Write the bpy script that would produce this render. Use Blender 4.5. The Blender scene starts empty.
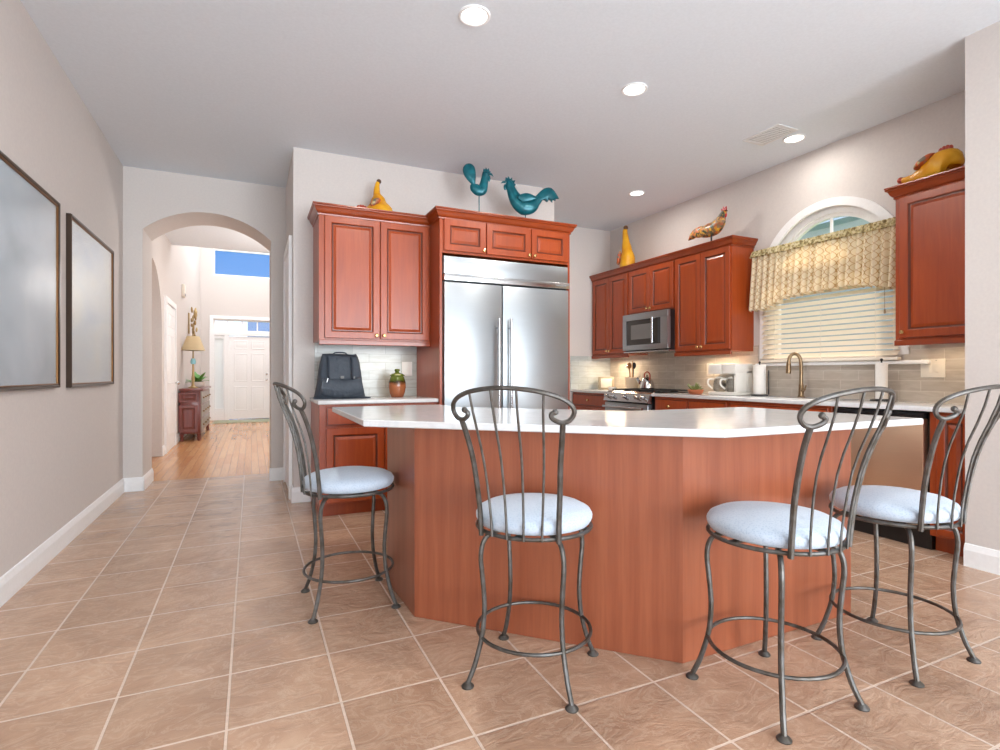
import bpy, bmesh, math, random
from mathutils import Vector, Matrix
random.seed(7)
PI = math.pi
SC = bpy.context.scene
COL = SC.collection

# ---------------------------------------------------------------- camera
cam_d = bpy.data.cameras.new('camera')
cam = bpy.data.objects.new('camera', cam_d); COL.objects.link(cam)
cam_d.sensor_width = 36.0
cam_d.lens = 540.0 / 1000.0 * 36.0
cam_d.shift_y = -0.001
cam.location = (0, 0, 1.12)
cam.rotation_euler = (PI / 2, 0, -math.radians(24.7))
SC.camera = cam

# ---------------------------------------------------------------- colour management
SC.view_settings.view_transform = 'Standard'
SC.view_settings.look = 'None'
SC.view_settings.gamma = 1.0
SC.view_settings.use_curve_mapping = False
SC.view_settings.exposure = 0.35
SC.cycles.use_denoising = True
SC.cycles.max_bounces = 10
SC.cycles.diffuse_bounces = 6
SC.cycles.glossy_bounces = 5
SC.cycles.transparent_max_bounces = 12
SC.cycles.sample_clamp_indirect = 6.0

# ---------------------------------------------------------------- sky
world = bpy.data.worlds.new('sky'); SC.world = world
world.use_nodes = True
nt = world.node_tree; nt.nodes.clear()
tc = nt.nodes.new('ShaderNodeTexCoord'); sep = nt.nodes.new('ShaderNodeSeparateXYZ')
ramp = nt.nodes.new('ShaderNodeValToRGB'); bg = nt.nodes.new('ShaderNodeBackground'); out = nt.nodes.new('ShaderNodeOutputWorld')
nt.links.new(tc.outputs['Generated'], sep.inputs[0]); nt.links.new(sep.outputs['Z'], ramp.inputs[0])
ramp.color_ramp.elements[0].position = 0.0; ramp.color_ramp.elements[0].color = (1.3, 1.4, 1.5, 1)
ramp.color_ramp.elements[1].position = 0.45; ramp.color_ramp.elements[1].color = (0.08, 0.22, 0.58, 1)
e = ramp.color_ramp.elements.new(0.09); e.color = (0.85, 1.0, 1.2, 1)
e = ramp.color_ramp.elements.new(0.165); e.color = (0.12, 0.30, 0.68, 1)
nt.links.new(ramp.outputs[0], bg.inputs[0]); bg.inputs[1].default_value = 1.1
nt.links.new(bg.outputs[0], out.inputs[0])

# ---------------------------------------------------------------- sun and room light
def light(name, kind, loc, rot, energy, color, **kw):
    d = bpy.data.lights.new(name, kind); d.energy = energy; d.color = color
    for k, v in kw.items(): setattr(d, k, v)
    o = bpy.data.objects.new(name, d); o.location = loc; o.rotation_euler = rot; COL.objects.link(o)
    return o
def aim(o, target):
    o.rotation_euler = (Vector(target) - Vector(o.location)).to_track_quat('-Z', 'Y').to_euler()
sun = light('sun', 'SUN', (12, 1, 10.8), (0, 0, 0), 8.0, (1.0, 0.94, 0.85), angle=math.radians(1.0))
aim(sun, (4.5, 3.0, 1.5))
nook = light('breakfast_nook_window_daylight', 'AREA', (2.1, -6.2, 1.7), (0, 0, 0), 280, (0.84, 0.93, 1.0), shape='RECTANGLE', size=4.8, size_y=2.5)
aim(nook, (1.5, 3.0, 2.0))
ceiling_fill = light('ceiling_fill_light', 'AREA', (1.3, -3.4, 0.2), (0, 0, 0), 260, (0.78, 0.90, 1.0), shape='RECTANGLE', size=4.4, size_y=3.0)  # unseen uplight added behind the camera to brighten the ceiling
aim(ceiling_fill, (1.7, 2.6, 3.6))
wall_fill = light('left_wall_fill_light', 'AREA', (3.72, -2.6, 1.45), (0, 0, 0), 150, (0.88, 0.95, 1.0), shape='RECTANGLE', size=2.6, size_y=2.2)  # added lamp out of view, evens out the left wall and pictures
aim(wall_fill, (-1.1, 2.8, 1.5))
foyer = light('foyer_fill_light', 'AREA', (0.2, 12.4, 5.4), (0, 0, 0), 150, (0.94, 0.97, 1.0), shape='RECTANGLE', size=2.0, size_y=3.4)  # added overhead fill for the bright foyer, no fixture behind it
hall = light('hallway_fill_light', 'POINT', (0.95, 8.2, 2.2), (0, 0, 0), 60, (1.0, 0.97, 0.94), shadow_soft_size=0.15)  # added point lamp hidden past the arch, lifts the hallway ceiling
WARM = (1.0, 0.80, 0.55)
light('under_cabinet_light', 'AREA', (1.06, 4.80, 1.345), (0, 0, 0), 0.8, WARM, shape='RECTANGLE', size=0.5, size_y=0.05)
light('under_cabinet_light', 'AREA', (4.30, 5.75, 1.30), (0, 0, 0), 4.0, WARM, shape='RECTANGLE', size=0.05, size_y=0.4)
light('under_cabinet_light', 'AREA', (4.36, 4.15, 1.30), (0, 0, 0), 2.2, WARM, shape='RECTANGLE', size=0.05, size_y=0.5)
light('under_cabinet_light', 'AREA', (4.36, 2.05, 1.32), (0, 0, 0), 0.8, WARM, shape='RECTANGLE', size=0.05, size_y=0.4)

# ================================================================ materials
def lin(c):
    return tuple(((v / 255.0) / 12.92 if v / 255.0 <= 0.04045 else ((v / 255.0 + 0.055) / 1.055) ** 2.4) for v in c) + (1.0,)
def mat(name, rgb=(200, 200, 200), rough=0.5, metal=0.0, **kw):
    m = bpy.data.materials.new(name); m.use_nodes = True
    b = m.node_tree.nodes['Principled BSDF']
    b.inputs['Base Color'].default_value = lin(rgb)
    b.inputs['Roughness'].default_value = rough
    b.inputs['Metallic'].default_value = metal
    for k, v in kw.items(): b.inputs[k].default_value = v
    return m
def N(m, t, **kw):
    n = m.node_tree.nodes.new(t)
    for k, v in kw.items(): setattr(n, k, v)
    return n
def L(m, a, b): m.node_tree.links.new(a, b)
def bsdf(m): return m.node_tree.nodes['Principled BSDF']
def coords(m, scale=(1, 1, 1), loc=(0, 0, 0), rot=(0, 0, 0), which='Object'):
    t = N(m, 'ShaderNodeTexCoord'); mp = N(m, 'ShaderNodeMapping')
    mp.inputs['Scale'].default_value = scale; mp.inputs['Location'].default_value = loc; mp.inputs['Rotation'].default_value = rot
    L(m, t.outputs[which], mp.inputs[0]); return mp.outputs[0]
def noise(m, vec, scale=5, detail=4, rough=0.5, dist=0.0):
    n = N(m, 'ShaderNodeTexNoise'); n.inputs['Scale'].default_value = scale; n.inputs['Detail'].default_value = detail
    n.inputs['Roughness'].default_value = rough; n.inputs['Distortion'].default_value = dist
    L(m, vec, n.inputs['Vector']); return n
def rampn(m, fac, stops):
    r = N(m, 'ShaderNodeValToRGB'); cr = r.color_ramp
    while len(cr.elements) < len(stops): cr.elements.new(0.5)
    for el, (p, c) in zip(cr.elements, stops): el.position = p; el.color = lin(c) if len(c) == 3 else c
    L(m, fac, r.inputs[0]); return r
def mixc(m, fac, a, b, mode='MIX'):
    n = N(m, 'ShaderNodeMix', data_type='RGBA', blend_type=mode)
    for sock, v in ((n.inputs[0], fac), (n.inputs[6], a), (n.inputs[7], b)):
        if hasattr(v, 'is_output'): L(m, v, sock)
        else: sock.default_value = v
    return n.outputs[2]
def bump(m, h, strength=0.2, dist=0.01):
    n = N(m, 'ShaderNodeBump'); n.inputs['Strength'].default_value = strength; n.inputs['Distance'].default_value = dist
    L(m, h, n.inputs['Height']); L(m, n.outputs[0], bsdf(m).inputs['Normal']); return n
def painted(name, rgb, rough=0.6, tex=60, b=0.03):
    m = mat(name, rgb, rough)
    n = noise(m, coords(m), tex, 3)
    v = rampn(m, n.outputs[0], [(0.3, tuple(int(c * 0.98) for c in rgb)), (0.7, rgb)])
    L(m, v.outputs[0], bsdf(m).inputs['Base Color']); bump(m, n.outputs[0], b, 0.004)
    return m
def mathn(m, op, a, b=None):
    n = N(m, 'ShaderNodeMath', operation=op)
    for i, v in enumerate((a, b)):
        if v is None: continue
        if hasattr(v, 'is_output'): L(m, v, n.inputs[i])
        else: n.inputs[i].default_value = v
    return n.outputs[0]

M = {}
M['wall'] = painted('wall_paint', (209, 202, 197), 0.75)
M['ceiling'] = painted('ceiling_paint', (222, 229, 236), 0.85)
M['white'] = painted('white_trim_paint', (240, 240, 240), 0.35, 40, 0.01)
M['doorpaint'] = painted('white_door_paint', (240, 240, 240), 0.4, 40, 0.01)

def wood(name, dark, mid, light_, rough=0.28, sc=(14, 14, 1.1), coat=0.25):
    m = mat(name, mid, rough); v = coords(m, sc)
    n = noise(m, v, 2.2, 6, 0.6, 0.6)
    r = rampn(m, n.outputs[0], [(0.25, dark), (0.5, mid), (0.75, light_)])
    n2 = noise(m, coords(m, (1.3, 1.3, 0.5)), 2.0, 2)
    r2 = rampn(m, n2.outputs[0], [(0.3, (225, 225, 225)), (0.7, (255, 255, 255))])
    c = mixc(m, 1.0, r.outputs[0], r2.outputs[0], 'MULTIPLY')
    L(m, c, bsdf(m).inputs['Base Color'])
    bsdf(m).inputs['Coat Weight'].default_value = coat; bsdf(m).inputs['Coat Roughness'].default_value = 0.2
    bump(m, n.outputs[0], 0.03, 0.003)
    return m
M['cherry'] = wood('cherry_cabinet_wood', (150, 58, 16), (162, 66, 20), (172, 76, 26), rough=0.34, coat=0.15)
M['glaze'] = wood('dark_cherry_glaze', (92, 36, 18), (100, 42, 22), (110, 48, 26))
M['crown'] = wood('cherry_crown_wood', (138, 54, 18), (150, 62, 22), (162, 70, 28), sc=(3, 3, 14))
# island veneer with cathedral grain
m = mat('island_cherry_veneer', (172, 90, 58), 0.3); M['veneer'] = m
w = N(m, 'ShaderNodeTexWave', wave_type='RINGS', rings_direction='Z'); w.inputs['Scale'].default_value = 1.6
w.inputs['Distortion'].default_value = 2.6; w.inputs['Detail'].default_value = 3; w.inputs['Detail Scale'].default_value = 1.2
L(m, coords(m, (3.4, 3.4, 0.32), (0.3, 0.2, 0)), w.inputs['Vector'])
r = rampn(m, w.outputs[0], [(0.0, (141, 76, 50)), (0.5, (146, 80, 53)), (1.0, (150, 84, 56))])
n = noise(m, coords(m, (26, 26, 1.4)), 3, 5)
r2 = rampn(m, n.outputs[0], [(0.3, (238, 234, 232)), (0.65, (255, 255, 255))])
L(m, mixc(m, 1.0, r.outputs[0], r2.outputs[0], 'MULTIPLY'), bsdf(m).inputs['Base Color'])
bsdf(m).inputs['Coat Weight'].default_value = 0.25; bsdf(m).inputs['Coat Roughness'].default_value = 0.25

# floor tile: slate-look ceramic, 35 cm grid
m = mat('slate_floor_tile', (190, 155, 130), 0.35); M['tile'] = m
bk = N(m, 'ShaderNodeTexBrick', offset=0.0, squash=1.0)
bk.inputs['Scale'].default_value = 1.0; bk.inputs['Brick Width'].default_value = 0.35; bk.inputs['Row Height'].default_value = 0.35
bk.inputs['Mortar Size'].default_value = 0.0055; bk.inputs['Mortar Smooth'].default_value = 0.3; bk.inputs['Bias'].default_value = 0.0
bk.inputs['Color1'].default_value = (0.0, 0.0, 0.0, 1); bk.inputs['Color2'].default_value = (1, 1, 1, 1); bk.inputs['Mortar'].default_value = (0.5, 0.5, 0.5, 1)
L(m, coords(m, (1, 1, 1), (0.072 + 3.5, -2.25 + 7.0, 0)), bk.inputs['Vector'])
n1 = noise(m, coords(m), 2.4, 9, 0.6, 1.2)
n2 = noise(m, coords(m, (1.0, 1.7, 1)), 6, 9, 0.62, 1.6)
base = rampn(m, n1.outputs[0], [(0.28, (174, 140, 116)), (0.5, (193, 158, 132)), (0.72, (210, 177, 150))])
vein = rampn(m, n2.outputs[0], [(0.465, (0, 0, 0)), (0.5, (150, 150, 150)), (0.535, (0, 0, 0))])
c1 = mixc(m, vein.outputs[0], base.outputs[0], lin((226, 202, 178)))
var = rampn(m, bk.outputs['Color'], [(0.0, (232, 230, 228)), (1.0, (255, 255, 255))])
c2 = mixc(m, 1.0, c1, var.outputs[0], 'MULTIPLY')
c3 = mixc(m, bk.outputs['Fac'], c2, lin((220, 198, 180)))
L(m, c3, bsdf(m).inputs['Base Color'])
hh = mathn(m, 'SUBTRACT', mathn(m, 'ADD', n2.outputs[0], n1.outputs[0]), mathn(m, 'MULTIPLY', bk.outputs['Fac'], 0.8))
bump(m, hh, 0.6, 0.014)
rr = rampn(m, n1.outputs[0], [(0.3, (90, 90, 90)), (0.7, (120, 120, 120))]); L(m, rr.outputs[0], bsdf(m).inputs['Roughness'])

# hallway oak strip floor, boards running along the hall
m = mat('oak_strip_floor', (200, 150, 100), 0.22); M['oak'] = m
bk = N(m, 'ShaderNodeTexBrick', offset=0.37, squash=1.0)
bk.inputs['Scale'].default_value = 1.0; bk.inputs['Brick Width'].default_value = 0.9; bk.inputs['Row Height'].default_value = 0.08
bk.inputs['Mortar Size'].default_value = 0.0012
bk.inputs['Color1'].default_value = lin((206, 158, 112)); bk.inputs['Color2'].default_value = lin((188, 134, 88)); bk.inputs['Mortar'].default_value = lin((150, 100, 60))
L(m, coords(m, (1, 1, 1), (0, 0, 0), (0, 0, PI / 2)), bk.inputs['Vector'])
n = noise(m, coords(m, (30, 2, 1)), 2, 4); r = rampn(m, n.outputs[0], [(0.3, (228, 224, 220)), (0.7, (255, 255, 255))])
L(m, mixc(m, 1.0, bk.outputs['Color'], r.outputs[0], 'MULTIPLY'), bsdf(m).inputs['Base Color'])

def subway(name, axis, a, b, grout, rough=0.12, wdt=0.30, hgt=0.078):
    m = mat(name, a, rough)
    t = N(m, 'ShaderNodeTexCoord'); s = N(m, 'ShaderNodeSeparateXYZ'); c = N(m, 'ShaderNodeCombineXYZ')
    L(m, t.outputs['Object'], s.inputs[0]); L(m, s.outputs[axis], c.inputs[0]); L(m, s.outputs['Z'], c.inputs[1])
    mp = N(m, 'ShaderNodeMapping'); mp.inputs['Location'].default_value = (0.07, -0.914 + 7 * hgt * 2, 0)
    L(m, c.outputs[0], mp.inputs[0])
    bk = N(m, 'ShaderNodeTexBrick', offset=0.5, squash=1.0); L(m, mp.outputs[0], bk.inputs['Vector'])
    bk.inputs['Scale'].default_value = 1.0; bk.inputs['Brick Width'].default_value = wdt; bk.inputs['Row Height'].default_value = hgt
    bk.inputs['Mortar Size'].default_value = 0.0022; bk.inputs['Color1'].default_value = lin(a); bk.inputs['Color2'].default_value = lin(b); bk.inputs['Mortar'].default_value = lin(grout)
    n = noise(m, coords(m, (3, 3, 14)), 2.5, 4, 0.5, 0.8); r = rampn(m, n.outputs[0], [(0.3, (236, 234, 230)), (0.7, (255, 255, 255))])
    L(m, mixc(m, 1.0, bk.outputs['Color'], r.outputs[0], 'MULTIPLY'), bsdf(m).inputs['Base Color'])
    n3 = noise(m, coords(m), 9, 2)
    bump(m, mathn(m, 'SUBTRACT', mathn(m, 'MULTIPLY', n3.outputs[0], 0.6), bk.outputs['Fac']), 0.25, 0.004)
    return m
M['splash_x'] = subway('grey_glazed_subway_tile', 'X', (200, 204, 202), (188, 193, 191), (168, 170, 168), 0.22)
M['splash_y'] = subway('taupe_stone_subway_tile', 'Y', (198, 188, 176), (186, 175, 162), (214, 206, 196), 0.3)

# quartz counter
m = mat('white_quartz', (232, 232, 230), 0.12); M['quartz'] = m
n = noise(m, coords(m), 2.2, 8, 0.6, 2.5)
r = rampn(m, n.outputs[0], [(0.44, (216, 217, 218)), (0.5, (210, 211, 213)), (0.56, (216, 217, 218))])
L(m, r.outputs[0], bsdf(m).inputs['Base Color'])

def steel(name, rgb=(196, 198, 200), rough=0.25, axis=(2, 2, 160)):
    m = mat(name, rgb, rough, 1.0)
    n = noise(m, coords(m, axis), 3, 3)
    r = rampn(m, n.outputs[0], [(0.3, tuple(int(c * 0.97) for c in rgb)), (0.7, rgb)])
    L(m, r.outputs[0], bsdf(m).inputs['Base Color'])
    rr = rampn(m, n.outputs[0], [(0.3, (int(rough * 235),) * 3), (0.7, (int(rough * 275),) * 3)])
    for el in rr.color_ramp.elements: el.color = (rough * (0.9 if el.position < .5 else 1.1),) * 3 + (1,)
    L(m, rr.outputs[0], bsdf(m).inputs['Roughness'])
    return m
M['steel'] = steel('brushed_stainless_steel', (172, 177, 181), 0.38)
M['steel_v'] = steel('brushed_stainless_trim', (200, 202, 204), 0.22, (160, 160, 2))
M['chrome'] = steel('polished_metal', (215, 215, 215), 0.1)
M['gold'] = steel('brushed_gold', (214, 178, 120), 0.25)
M['brass'] = steel('bronze_brass_metal', (158, 134, 104), 0.28)
M['black'] = mat('black_enamel', (18, 18, 20), 0.35)
M['iron'] = mat('cast_iron', (34, 34, 36), 0.55)
M['darkglass'] = mat('dark_tinted_glass', (58, 54, 50), 0.06)
M['grey_plastic'] = mat('grey_plastic', (120, 120, 118), 0.4)
M['fridge_gap'] = mat('dark_gasket', (60, 62, 64), 0.6)
M['appl_white'] = mat('white_appliance_plastic', (236, 232, 224), 0.3)
M['plate'] = mat('ivory_switch_plate', (228, 220, 206), 0.4)
M['wplate'] = mat('white_outlet_plate', (236, 236, 234), 0.4)
M['paper'] = painted('paper_towel', (240, 236, 230), 0.9, 90, 0.15)
M['lampglow'] = mat('lit_lamp_lens', (255, 252, 245), 0.5)
bsdf(M['lampglow']).inputs['Emission Color'].default_value = (1, 0.97, 0.92, 1); bsdf(M['lampglow']).inputs['Emission Strength'].default_value = 4.0

# pewter stool metal
m = mat('pewter_stool_metal', (104, 100, 96), 0.45, 0.7); M['pewter'] = m
n = noise(m, coords(m), 26, 4); r = rampn(m, n.outputs[0], [(0.35, (80, 74, 67)), (0.65, (102, 100, 98))])
L(m, r.outputs[0], bsdf(m).inputs['Base Color'])
# woven seat fabric
m = mat('pale_blue_seat_weave', (190, 200, 212), 0.85); M['seat'] = m
vw = N(m, 'ShaderNodeTexVoronoi'); vw.inputs['Scale'].default_value = 150; L(m, coords(m), vw.inputs['Vector'])
mx = mathn(m, 'MULTIPLY', vw.outputs['Distance'], 1.2)
r = rampn(m, mx, [(0.0, (150, 168, 190)), (0.6, (180, 192, 206))]); L(m, r.outputs[0], bsdf(m).inputs['Base Color'])
bump(m, mx, 0.3, 0.002)
bsdf(m).inputs['Sheen Weight'].default_value = 0.3

# window glass: thin pane
m = bpy.data.materials.new('window_glass'); m.use_nodes = True; M['glass'] = m
m.node_tree.nodes.remove(m.node_tree.nodes['Principled BSDF'])
tr = N(m, 'ShaderNodeBsdfTransparent'); gl = N(m, 'ShaderNodeBsdfGlossy'); gl.inputs['Roughness'].default_value = 0.03
lw = N(m, 'ShaderNodeLayerWeight'); lw.inputs[0].default_value = 0.5; mx = N(m, 'ShaderNodeMixShader')
L(m, mathn(m, 'ADD', mathn(m, 'MULTIPLY', mathn(m, 'POWER', lw.outputs['Facing'], 5.0), 0.96), 0.04), mx.inputs[0]); L(m, tr.outputs[0], mx.inputs[1]); L(m, gl.outputs[0], mx.inputs[2])
L(m, mx.outputs[0], m.node_tree.nodes['Material Output'].inputs[0])
def translucent(name, m, amt):
    b = bsdf(m); t = N(m, 'ShaderNodeBsdfTranslucent'); mx = N(m, 'ShaderNodeMixShader'); mx.inputs[0].default_value = amt
    src = b.inputs['Base Color']
    if src.is_linked: L(m, src.links[0].from_socket, t.inputs[0])
    else: t.inputs[0].default_value = src.default_value
    L(m, b.outputs[0], mx.inputs[1]); L(m, t.outputs[0], mx.inputs[2])
    L(m, mx.outputs[0], m.node_tree.nodes['Material Output'].inputs[0])
g2 = M['glass'].copy(); g2.name = 'picture_glass'; M['pglass'] = g2
for nd in g2.node_tree.nodes:
    if nd.type == 'BSDF_GLOSSY': nd.inputs['Roughness'].default_value = 0.22
# frosted sidelight
M['frosted'] = mat('frosted_glass', (250, 250, 250), 0.6, 0.0); translucent('f', M['frosted'], 0.4)

M['blind'] = mat('cream_blind_slat', (248, 240, 224), 0.4); translucent('b', M['blind'], 0.4)
M['blindrail'] = mat('cream_blind_rail', (244, 236, 222), 0.4)
# valance fabric: trellis
m = mat('cream_trellis_fabric', (228, 206, 166), 0.85); M['valance'] = m
t = N(m, 'ShaderNodeTexCoord'); s = N(m, 'ShaderNodeSeparateXYZ'); L(m, t.outputs['Object'], s.inputs[0])
ya = mathn(m, 'MULTIPLY', s.outputs['Y'], 76.0); za = mathn(m, 'MULTIPLY', s.outputs['Z'], 50.0)
wob = mathn(m, 'MULTIPLY', mathn(m, 'SINE', mathn(m, 'MULTIPLY', za, 2.0)), 0.35)
p1 = mathn(m, 'ABSOLUTE', mathn(m, 'SINE', mathn(m, 'ADD', mathn(m, 'ADD', ya, za), wob)))
p2 = mathn(m, 'ABSOLUTE', mathn(m, 'SINE', mathn(m, 'SUBTRACT', mathn(m, 'SUBTRACT', ya, za), wob)))
mn = mathn(m, 'MINIMUM', p1, p2)
r = rampn(m, mn, [(0.0, (206, 176, 124)), (0.12, (214, 186, 136)), (0.24, (248, 238, 214))]); L(m, r.outputs[0], bsdf(m).inputs['Base Color'])
translucent('v', m, 0.45)
m2 = mat('printed_header_fabric', (206, 190, 140), 0.85); M['header'] = m2
n = noise(m2, coords(m2), 40, 3); r = rampn(m2, n.outputs[0], [(0.38, (140, 122, 80)), (0.5, (206, 190, 140)), (0.62, (232, 220, 184))]); L(m2, r.outputs[0], bsdf(m2).inputs['Base Color'])
translucent('h', m2, 0.3)

M['navy'] = mat('slate_navy_nylon', (62, 70, 80), 0.7); n = noise(M['navy'], coords(M['navy']), 14, 4); bump(M['navy'], n.outputs[0], 0.9, 0.02)
M['navy_dark'] = mat('dark_navy_webbing', (40, 48, 60), 0.75)
m = mat('green_brown_glaze', (150, 92, 60), 0.12); M['jar'] = m
s = N(m, 'ShaderNodeSeparateXYZ'); t = N(m, 'ShaderNodeTexCoord'); L(m, t.outputs['Object'], s.inputs[0])
nn = noise(m, coords(m), 18, 3); zz = mathn(m, 'ADD', mathn(m, 'MULTIPLY', s.outputs['Z'], 4.5), mathn(m, 'MULTIPLY', nn.outputs[0], 0.25))
r = rampn(m, zz, [(0.0, (150, 82, 50)), (0.62, (172, 104, 66)), (0.74, (60, 44, 22)), (0.82, (92, 104, 36)), (1.0, (120, 128, 56))]); L(m, r.outputs[0], bsdf(m).inputs['Base Color'])
M['jargreen'] = mat('olive_green_glaze', (96, 108, 42), 0.12)
M['teal'] = mat('teal_painted_metal', (12, 96, 108), 0.3, 0.25); n = noise(M['teal'], coords(M['teal']), 16, 4)
r = rampn(M['teal'], n.outputs[0], [(0.3, (8, 80, 92)), (0.7, (20, 112, 124))]); L(M['teal'], r.outputs[0], bsdf(M['teal']).inputs['Base Color'])
M['gourd'] = mat('yellow_painted_gourd', (226, 164, 30), 0.25); n = noise(M['gourd'], coords(M['gourd']), 6, 3)
r = rampn(M['gourd'], n.outputs[0], [(0.35, (212, 142, 16)), (0.65, (234, 178, 44))]); L(M['gourd'], r.outputs[0], bsdf(M['gourd']).inputs['Base Color'])
M['gourdbrown'] = mat('brown_paint', (92, 58, 30), 0.4)
M['redbrown'] = mat('brick_red_paint', (168, 62, 36), 0.4)
m = mat('painted_wing_feathers', (190, 110, 50), 0.35); M['wing'] = m
vo = N(m, 'ShaderNodeTexVoronoi'); vo.inputs['Scale'].default_value = 38; L(m, coords(m), vo.inputs['Vector'])
r = rampn(m, vo.outputs['Color'], [(0.15, (110, 104, 90)), (0.4, (206, 96, 36)), (0.65, (150, 64, 40)), (0.9, (188, 170, 120))]); L(m, r.outputs[0], bsdf(m).inputs['Base Color'])
m = mat('patchwork_feather_enamel', (180, 120, 60), 0.4, 0.0); M['patch'] = m
vo = N(m, 'ShaderNodeTexVoronoi'); vo.inputs['Scale'].default_value = 42; L(m, coords(m), vo.inputs['Vector'])
sp = N(m, 'ShaderNodeSeparateColor'); L(m, vo.outputs['Color'], sp.inputs[0])
r = rampn(m, sp.outputs[0], [(0.05, (84, 92, 68)), (0.3, (196, 90, 40)), (0.5, (222, 176, 44)), (0.7, (170, 128, 92)), (0.9, (70, 74, 52))]); L(m, r.outputs[0], bsdf(m).inputs['Base Color'])
M['combred'] = mat('red_enamel', (186, 26, 34), 0.3)
M['cream'] = mat('cream_stoneware', (238, 216, 186), 0.3)
M['spoonwood'] = wood('pale_spoon_wood', (170, 120, 70), (190, 140, 88), (204, 158, 104), 0.6, coat=0.0)
M['terracotta'] = mat('terracotta', (184, 104, 66), 0.7)
M['leafgreen'] = mat('dusty_green_leaf', (104, 112, 62), 0.5)
M['leafbright'] = mat('bright_green_leaf', (86, 140, 52), 0.45)
M['taupebox'] = mat('taupe_box_side', (152, 138, 116), 0.5)
M['frame'] = mat('dark_bronze_frame', (62, 48, 38), 0.3, 0.4)
M['frame_gilt'] = steel('antique_gilt_fillet', (128, 92, 60), 0.35)
M['matboard'] = mat('pale_mat_board', (214, 206, 190), 0.8)
def art(name, a, b, c, sc):
    m = mat(name, b, 0.6); n = noise(m, coords(m, sc), 1.3, 3, 0.5, 0.5)
    r = rampn(m, n.outputs[0], [(0.3, a), (0.5, b), (0.72, c)]); L(m, r.outputs[0], bsdf(m).inputs['Base Color']); return m
M['art1'] = art('glass_sheen_blue_print', (150, 174, 190), (184, 204, 218), (214, 226, 234), (1, 0.8, 1.6))  # pale blue reflection of the glass is put into the artwork colour
M['art2'] = art('glass_sheen_pale_print', (184, 206, 224), (204, 220, 226), (226, 230, 218), (1, 1.2, 2.2))  # print tones carry the bluish glass reflection as well
M['console'] = wood('mahogany_console', (92, 40, 34), (116, 54, 46), (134, 66, 58))
M['greywash'] = wood('grey_washed_drawer', (128, 120, 112), (152, 146, 138), (172, 166, 158), 0.5)
M['lampshade'] = mat('cream_lamp_shade', (232, 214, 176), 0.8); translucent('l', M['lampshade'], 0.4)
M['goldleaf'] = mat('antique_gold_leaf', (178, 152, 104), 0.45, 0.3)
M['mat'] = painted('sage_entry_mat', (150, 152, 128), 0.95, 60, 0.4)
M['siding'] = painted('pale_house_siding', (196, 208, 212), 0.8, 6, 0.05)
M['roofing'] = painted('blue_grey_roof_shingle', (92, 116, 148), 0.8, 30, 0.2)
M['roofing2'] = painted('light_grey_roof_shingle', (178, 198, 206), 0.8, 30, 0.2)
M['sky_tree'] = mat('pale_tree_leaf', (150, 160, 110), 0.8)
M['grassmat'] = painted('lawn', (120, 150, 80), 0.9, 20, 0.3)
M['vent'] = mat('white_vent_metal', (222, 222, 222), 0.5)
M['ventdark'] = mat('vent_shadow_grey', (150, 150, 150), 0.7)

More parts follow.
